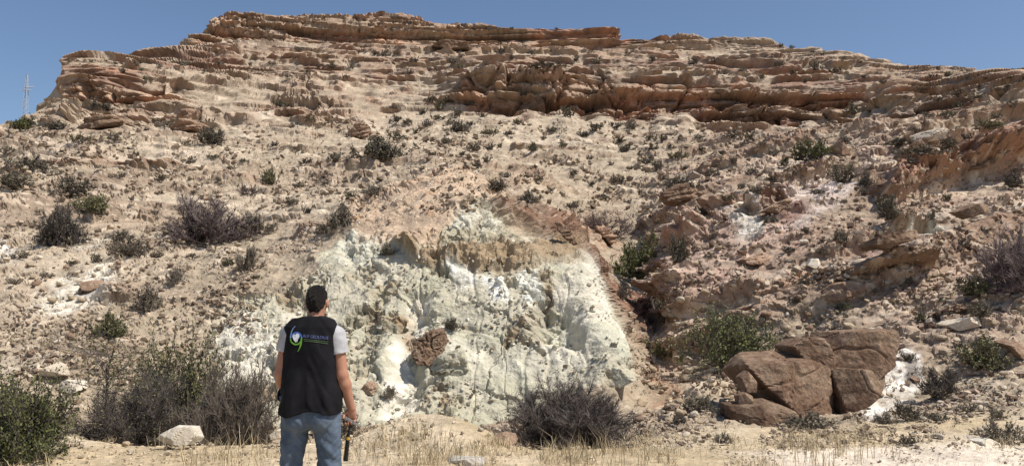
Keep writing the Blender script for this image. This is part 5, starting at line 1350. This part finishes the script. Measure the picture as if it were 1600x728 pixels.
ribbon('emblem_ring', arc(462.0, 529, 9.0, 180, 20), (2.4, 2.6, 2.2), M_LGREEN)
ribbon('emblem_swoosh', [(470.8, 526), (470.6, 532), (469.8, 538), (468, 544), (464.5, 549.5)], (2.4, 3.0, 0.5), M_LGREEN)
ctr = on_back(462, 528.5, 0.0045)
bl = [(456, 525), (458, 521.5), (461, 522.5), (464, 520.5), (467, 522.5), (467.5, 526), (465.5, 529), (464, 534), (461, 534.5), (458, 530.5)]
bp_ = on_back(np.array([b[0] for b in bl]), np.array([b[1] for b in bl]), 0.0055)
Vb = np.concatenate([ctr + [[0, -0.001, 0]], bp_])
link('emblem_land', mesh_np('emblem_land', Vb, np.array([[0, i + 1, (i + 1) % len(bl) + 1] for i in range(len(bl))]), [M_LWHITE]), vest)
def lettering(txt, px0, py0, px1, py1, hpx, mat):
    cu = bpy.data.curves.new('lettering', 'FONT'); cu.body = txt; cu.size = 1.0
    to = bpy.data.objects.new('lettering_tmp', cu); COL.objects.link(to)
    dg = bpy.context.evaluated_depsgraph_get()
    me = bpy.data.meshes.new_from_object(to.evaluated_get(dg))
    bpy.data.objects.remove(to)
    co = np.empty(len(me.vertices) * 3, f32); me.vertices.foreach_get('co', co); co = co.reshape(-1, 3)
    W = co[:, 0].max()
    t = co[:, 0] / W
    px = px0 + (px1 - px0) * t; py = py0 + (py1 - py0) * t - co[:, 1] / 0.7 * hpx
    P = on_back(px, py, 0.0055)
    me.vertices.foreach_set('co', np.ascontiguousarray(P, f32).ravel()); me.materials.clear(); me.materials.append(mat); me.update()
    return link('lettering', me, vest)
lettering('BUF GEOLOGIE', 473.5, 526.6, 511.5, 530.2, 4.6, M_LTEXT)
ribbon('lettering_bar', [(473.5, 529.6), (492, 531.2), (511.5, 534)], (0.9, 0.9, 0.9), M_LTEXT2)
ribbon('lettering_bar', [(475, 532.2), (492, 533.6), (511, 537)], (1.2, 1.2, 1.2), M_LTEXT2)

# shoes
fs = Field((-0.30, -0.16, -0.005), (0.30, 0.26, 0.16), 0.006)
for sx in (-1, 1):
    a = AN[sx]
    fs.cone(a + [0, -0.03, -0.045], a + [sx * 0.03, 0.17, -0.052], 0.046, 0.040, 0.02); fs.cone(a + [0, -0.01, 0.02], a + [0, -0.015, -0.05], 0.050, 0.046, 0.02)
sl, x, y, z = fs.grid((-0.30, -0.16, -0.005), (0.30, 0.26, 0.16))
fs.f[sl] = np.maximum(fs.f[sl], 0.001 - z + 0 * x + 0 * y)
for sx in (-1, 1):
    g = Field.__new__(Field); g.lo, g.h, g.n, g.f = fs.lo, fs.h, fs.n, np.where((x * sx > 0) & (y > -9) & (z > -9), fs.f, 0.3).astype(f32)
    sv, sf = g.mesh()
    link('shoe', mesh_np('shoe', sv, sf, [M_SHOE], True), person)

# hammer held in the hand
hp = PB + pc + np.array([-0.004, -0.020, -0.052])
ham = tag(link('geology_hammer', None, None, hp), "grey steel hammer with black and yellow grip hanging from the man's hand", 'hammer')
def loft(name, secs, mat, parent, seg=10, sq=2.0):
    """secs: (center, half width a, half width b, axis a, axis b)"""
    V, F = [], []
    for c, a, b, ua, ub in secs:
        for i in range(seg):
            t = i * 2 * math.pi / seg; ct, st = math.cos(t), math.sin(t)
            V.append(np.array(c) + np.array(ua) * a * np.sign(ct) * abs(ct) ** (2 / sq) + np.array(ub) * b * np.sign(st) * abs(st) ** (2 / sq))
    for k in range(len(secs) - 1):
        for i in range(seg):
            j = (i + 1) % seg
            F.append([k * seg + i, k * seg + j, (k + 1) * seg + j, (k + 1) * seg + i])
    for k in (0, len(secs) - 1):
        V.append(np.array(secs[k][0])); cI = len(V) - 1
        for i in range(0, seg):
            j = (i + 1) % seg
            F.append([k * seg + i, k * seg + j, cI, cI] if k else [k * seg + j, k * seg + i, cI, cI])
    bm = bmesh.new()
    vs = [bm.verts.new(v) for v in V]
    for f in F:
        try: bm.faces.new([vs[i] for i in dict.fromkeys(f)])
        except ValueError: pass
    bmesh.ops.recalc_face_normals(bm, faces=bm.faces)
    me = bpy.data.meshes.new(name); bm.to_mesh(me); bm.free(); me.materials.append(mat)
    me.polygons.foreach_set('use_smooth', np.full(len(me.polygons), False))
    return link(name, me, parent)
M_STEEL = plain('hammer_steel', (0.30, 0.30, 0.30), 0.45, 0.6); M_GRIPB = plain('grip_black', (0.012, 0.012, 0.012), 0.6); M_GRIPY = plain('grip_yellow', (0.45, 0.27, 0.04), 0.6)
hd = np.array([0.85, -0.05, -0.50]); hd /= np.linalg.norm(hd)
dn_ = np.array([-0.10, 0.02, -0.99]); dn_ /= np.linalg.norm(dn_)
ub = np.cross(hd, [0, 1, 0]); ub /= np.linalg.norm(ub); uy = np.cross(hd, ub)
loft('hammer_head', [(hd * -0.062, 0.013, 0.013, ub, uy), (hd * -0.035, 0.014, 0.014, ub, uy), (hd * -0.028, 0.010, 0.010, ub, uy), (hd * -0.012, 0.012, 0.011, ub, uy), (hd * 0.015, 0.012, 0.010, ub, uy), (hd * 0.05, 0.008, 0.008, ub, uy), (hd * 0.085, 0.002, 0.003, ub, uy)], M_STEEL, ham, 8, 5)
ux = np.cross(dn_, [0, 1, 0]); ux /= np.linalg.norm(ux); uy2 = np.cross(dn_, ux)
H = lambda d, a, b: (dn_ * d, a, b, ux, uy2)
loft('shaft', [H(0.0, 0.009, 0.007), H(0.06, 0.008, 0.006), H(0.11, 0.009, 0.007)], M_GRIPB, ham, 8)
gr = loft('grip', [H(0.10, 0.010, 0.009), H(0.13, 0.014, 0.012), H(0.20, 0.0155, 0.013), H(0.25, 0.015, 0.013), H(0.285, 0.019, 0.015), H(0.292, 0.015, 0.012)], M_GRIPB, ham, 10)
loft('grip_band', [H(0.118, 0.0138, 0.0118), H(0.128, 0.0155, 0.0132), H(0.138, 0.0160, 0.0136), H(0.140, 0.0140, 0.0120)], M_GRIPY, gr, 10)
loft('grip_strip', [(dn_ * d + ux * s_ * -0.0135, 0.004, 0.008, ux, uy2) for d, s_ in ((0.15, 1), (0.20, 1.0), (0.25, 1.0), (0.275, 1.15))], M_GRIPY, gr, 8)
print('person', round(time.time() - T0, 1), len(bf) + len(jf) + len(vf))

# ------------------------------------------------------------------ lattice mast behind the left flank
M_MAST = plain('hazed_steel', (0.36, 0.41, 0.48), 0.7, 0.0)  # distance haze painted into the steel as a pale blue-grey
top_ = unproj(42, 122, 140.0); bot_ = ground_at(42, 140.0)
Hm = float(top_[2] - bot_[2])
mast = tag(link('lattice_pylon', None, None, (float(top_[0]), 140.0, float(bot_[2]))), 'thin haze-paled steel lattice pylon on the skyline left of the cliff', 'pylon')
def hw_(z): return 0.48 - 0.34 * (z / Hm)
def bars(segs, name, parent, r=0.05):
    V, F = [], []
    for a, b in segs:
        a = np.array(a, float); b = np.array(b, float); d = b - a; d /= np.linalg.norm(d)
        u = np.cross(d, [0.3, 0.5, 0.8]); u /= np.linalg.norm(u); w = np.cross(d, u); o = len(V)
        for p in (a, b):
            for c, s in ((1, 1), (-1, 1), (-1, -1), (1, -1)): V.append(p + (u * c + w * s) * r)
        F += [[o, o + 1, o + 5, o + 4], [o + 1, o + 2, o + 6, o + 5], [o + 2, o + 3, o + 7, o + 6], [o + 3, o, o + 4, o + 7], [o + 3, o + 2, o + 1, o], [o + 4, o + 5, o + 6, o + 7]]
    return link(name, mesh_np(name, np.array(V), np.array(F), [M_MAST]), parent)
for sx in (-1, 1):
    for sy in (-1, 1):
        bars([((sx * hw_(0), sy * hw_(0), -0.3), (sx * hw_(Hm), sy * hw_(Hm), Hm))], 'leg', mast, 0.03)
nb = 9; zz = np.linspace(0, Hm, nb + 1)
for k in range(nb):
    a, b = hw_(zz[k]), hw_(zz[k + 1]); z0, z1 = zz[k], zz[k + 1]
    for sx, sy, tx, ty in ((-1, -1, 1, -1), (1, -1, 1, 1), (1, 1, -1, 1), (-1, 1, -1, -1)):
        bars([((sx * a, sy * a, z0), (tx * b, ty * b, z1))], 'brace', mast, 0.014)
zc = Hm * 0.80
bars([((-0.3, 0, zc), (1.3, 0, zc + 0.1))], 'cross_arm', mast, 0.07)
bars([((-1.0, 0, Hm * 0.74), (0.9, 0, Hm * 0.74))], 'cross_arm', mast, 0.06)
bars([((0, 0, Hm), (0.05, 0, Hm + 0.5))], 'tip', mast, 0.12)

# ------------------------------------------------------------------ labels of the many small things: by the landmark beside them
LM = [(125,130,'left cliff'),(42,160,'pylon'),(345,45,"summit's left corner"),(480,50,'left half of summit cliff'),(640,50,'middle of summit cliff'),(800,60,'right half of summit cliff'),(960,60,'summit step'),(1120,70,'low right summit rim'),(1250,85,'right summit slope'),(1400,110,'falling right skyline'),(1530,120,'far right skyline'),
 (820,150,"middle cliff's left end"),(1000,165,"middle cliff's centre"),(1150,175,"middle cliff's right half"),(1300,180,"cliff's right end"),(1420,180,'last crag of the cliff'),(594,225,'largest high bush'),(327,205,'dark round shrub near left cliff'),(325,340,'biggest leafless bush'),(82,345,'dark bush at left'),(45,250,'upper left dark shrub'),(140,445,'left white patch'),(700,285,'peach crest'),(533,337,'outcrop shoulder shrub'),(430,280,'small green shrub'),
 (990,390,'gully bush'),(1060,290,'dark rock knob'),(950,345,'purplish bush'),(1267,228,'dark green round bush'),(1170,355,'pale spot on spur'),(1275,330,'streaked whitish rock'),(1430,380,'pale green streak'),(1405,290,'tall ledge block'),(1150,520,'tall green bush'),(1325,450,'layered brown block'),(1290,600,'large boulder'),(1590,400,'edge bush at right'),(1545,550,'bright green shrub'),(1476,595,'grey rounded shrub'),(1395,610,'white streak'),
 (898,650,'large dark bush'),(228,640,'dark thicket'),(270,682,'whitish boulder'),(372,640,'grey twiggy bush'),(490,560,'man'),(660,655,'dirt mound'),(985,485,'dark red streak'),(1190,650,'low brown slab'),(1505,505,'pale flat slab'),(25,650,'left corner bush'),(100,605,'white boulder at left'),(228,465,'leafless shrub over the thicket'),(720,30,'summit rim notch'),(715,190,'chute shrub')]
def rel_(dx, dy):
    a = abs(dx); b = abs(dy)
    h = 'left' if dx < 0 else 'right'; v = 'above' if dy < 0 else 'below'
    if a > 2.2 * b: return 'just %s of' % h if a < 40 else 'well %s of' % h
    if b > 2.2 * a: return v if b < 40 else 'far ' + v
    return '%s %s of' % ('upper' if dy < 0 else 'lower', h)
byk = {}
for o, px, py, w in AUTO:
    lm = min(LM, key=lambda l: math.hypot((l[0] - px) * 0.8, l[1] - py))
    d = math.hypot(lm[0] - px, lm[1] - py)
    byk.setdefault((o['auto_look'], rel_(px - lm[0], py - lm[1]), lm[2]), []).append((d, w, o))
for (look, rl, nm), L_ in byk.items():
    L_.sort(key=lambda t: t[0])
    n = len(L_)
    for k, (d, w, o) in enumerate(L_):
        pre = {0: '', 1: ''}.get(n if n == 1 else -1, '')
        if n > 1: pre = 'nearest ' if k == 0 else ('farthest ' if k == n - 1 else ('second nearest ' if k == 1 else ['', '', 'third', 'fourth', 'fifth', 'sixth', 'seventh', 'eighth', 'ninth', 'tenth'][min(k, 9)] + ' nearest '))
        o['label'] = '%s%s %s the %s' % (pre, look, rl, nm)
        del o['auto_look']
print('done', round(time.time() - T0, 1))
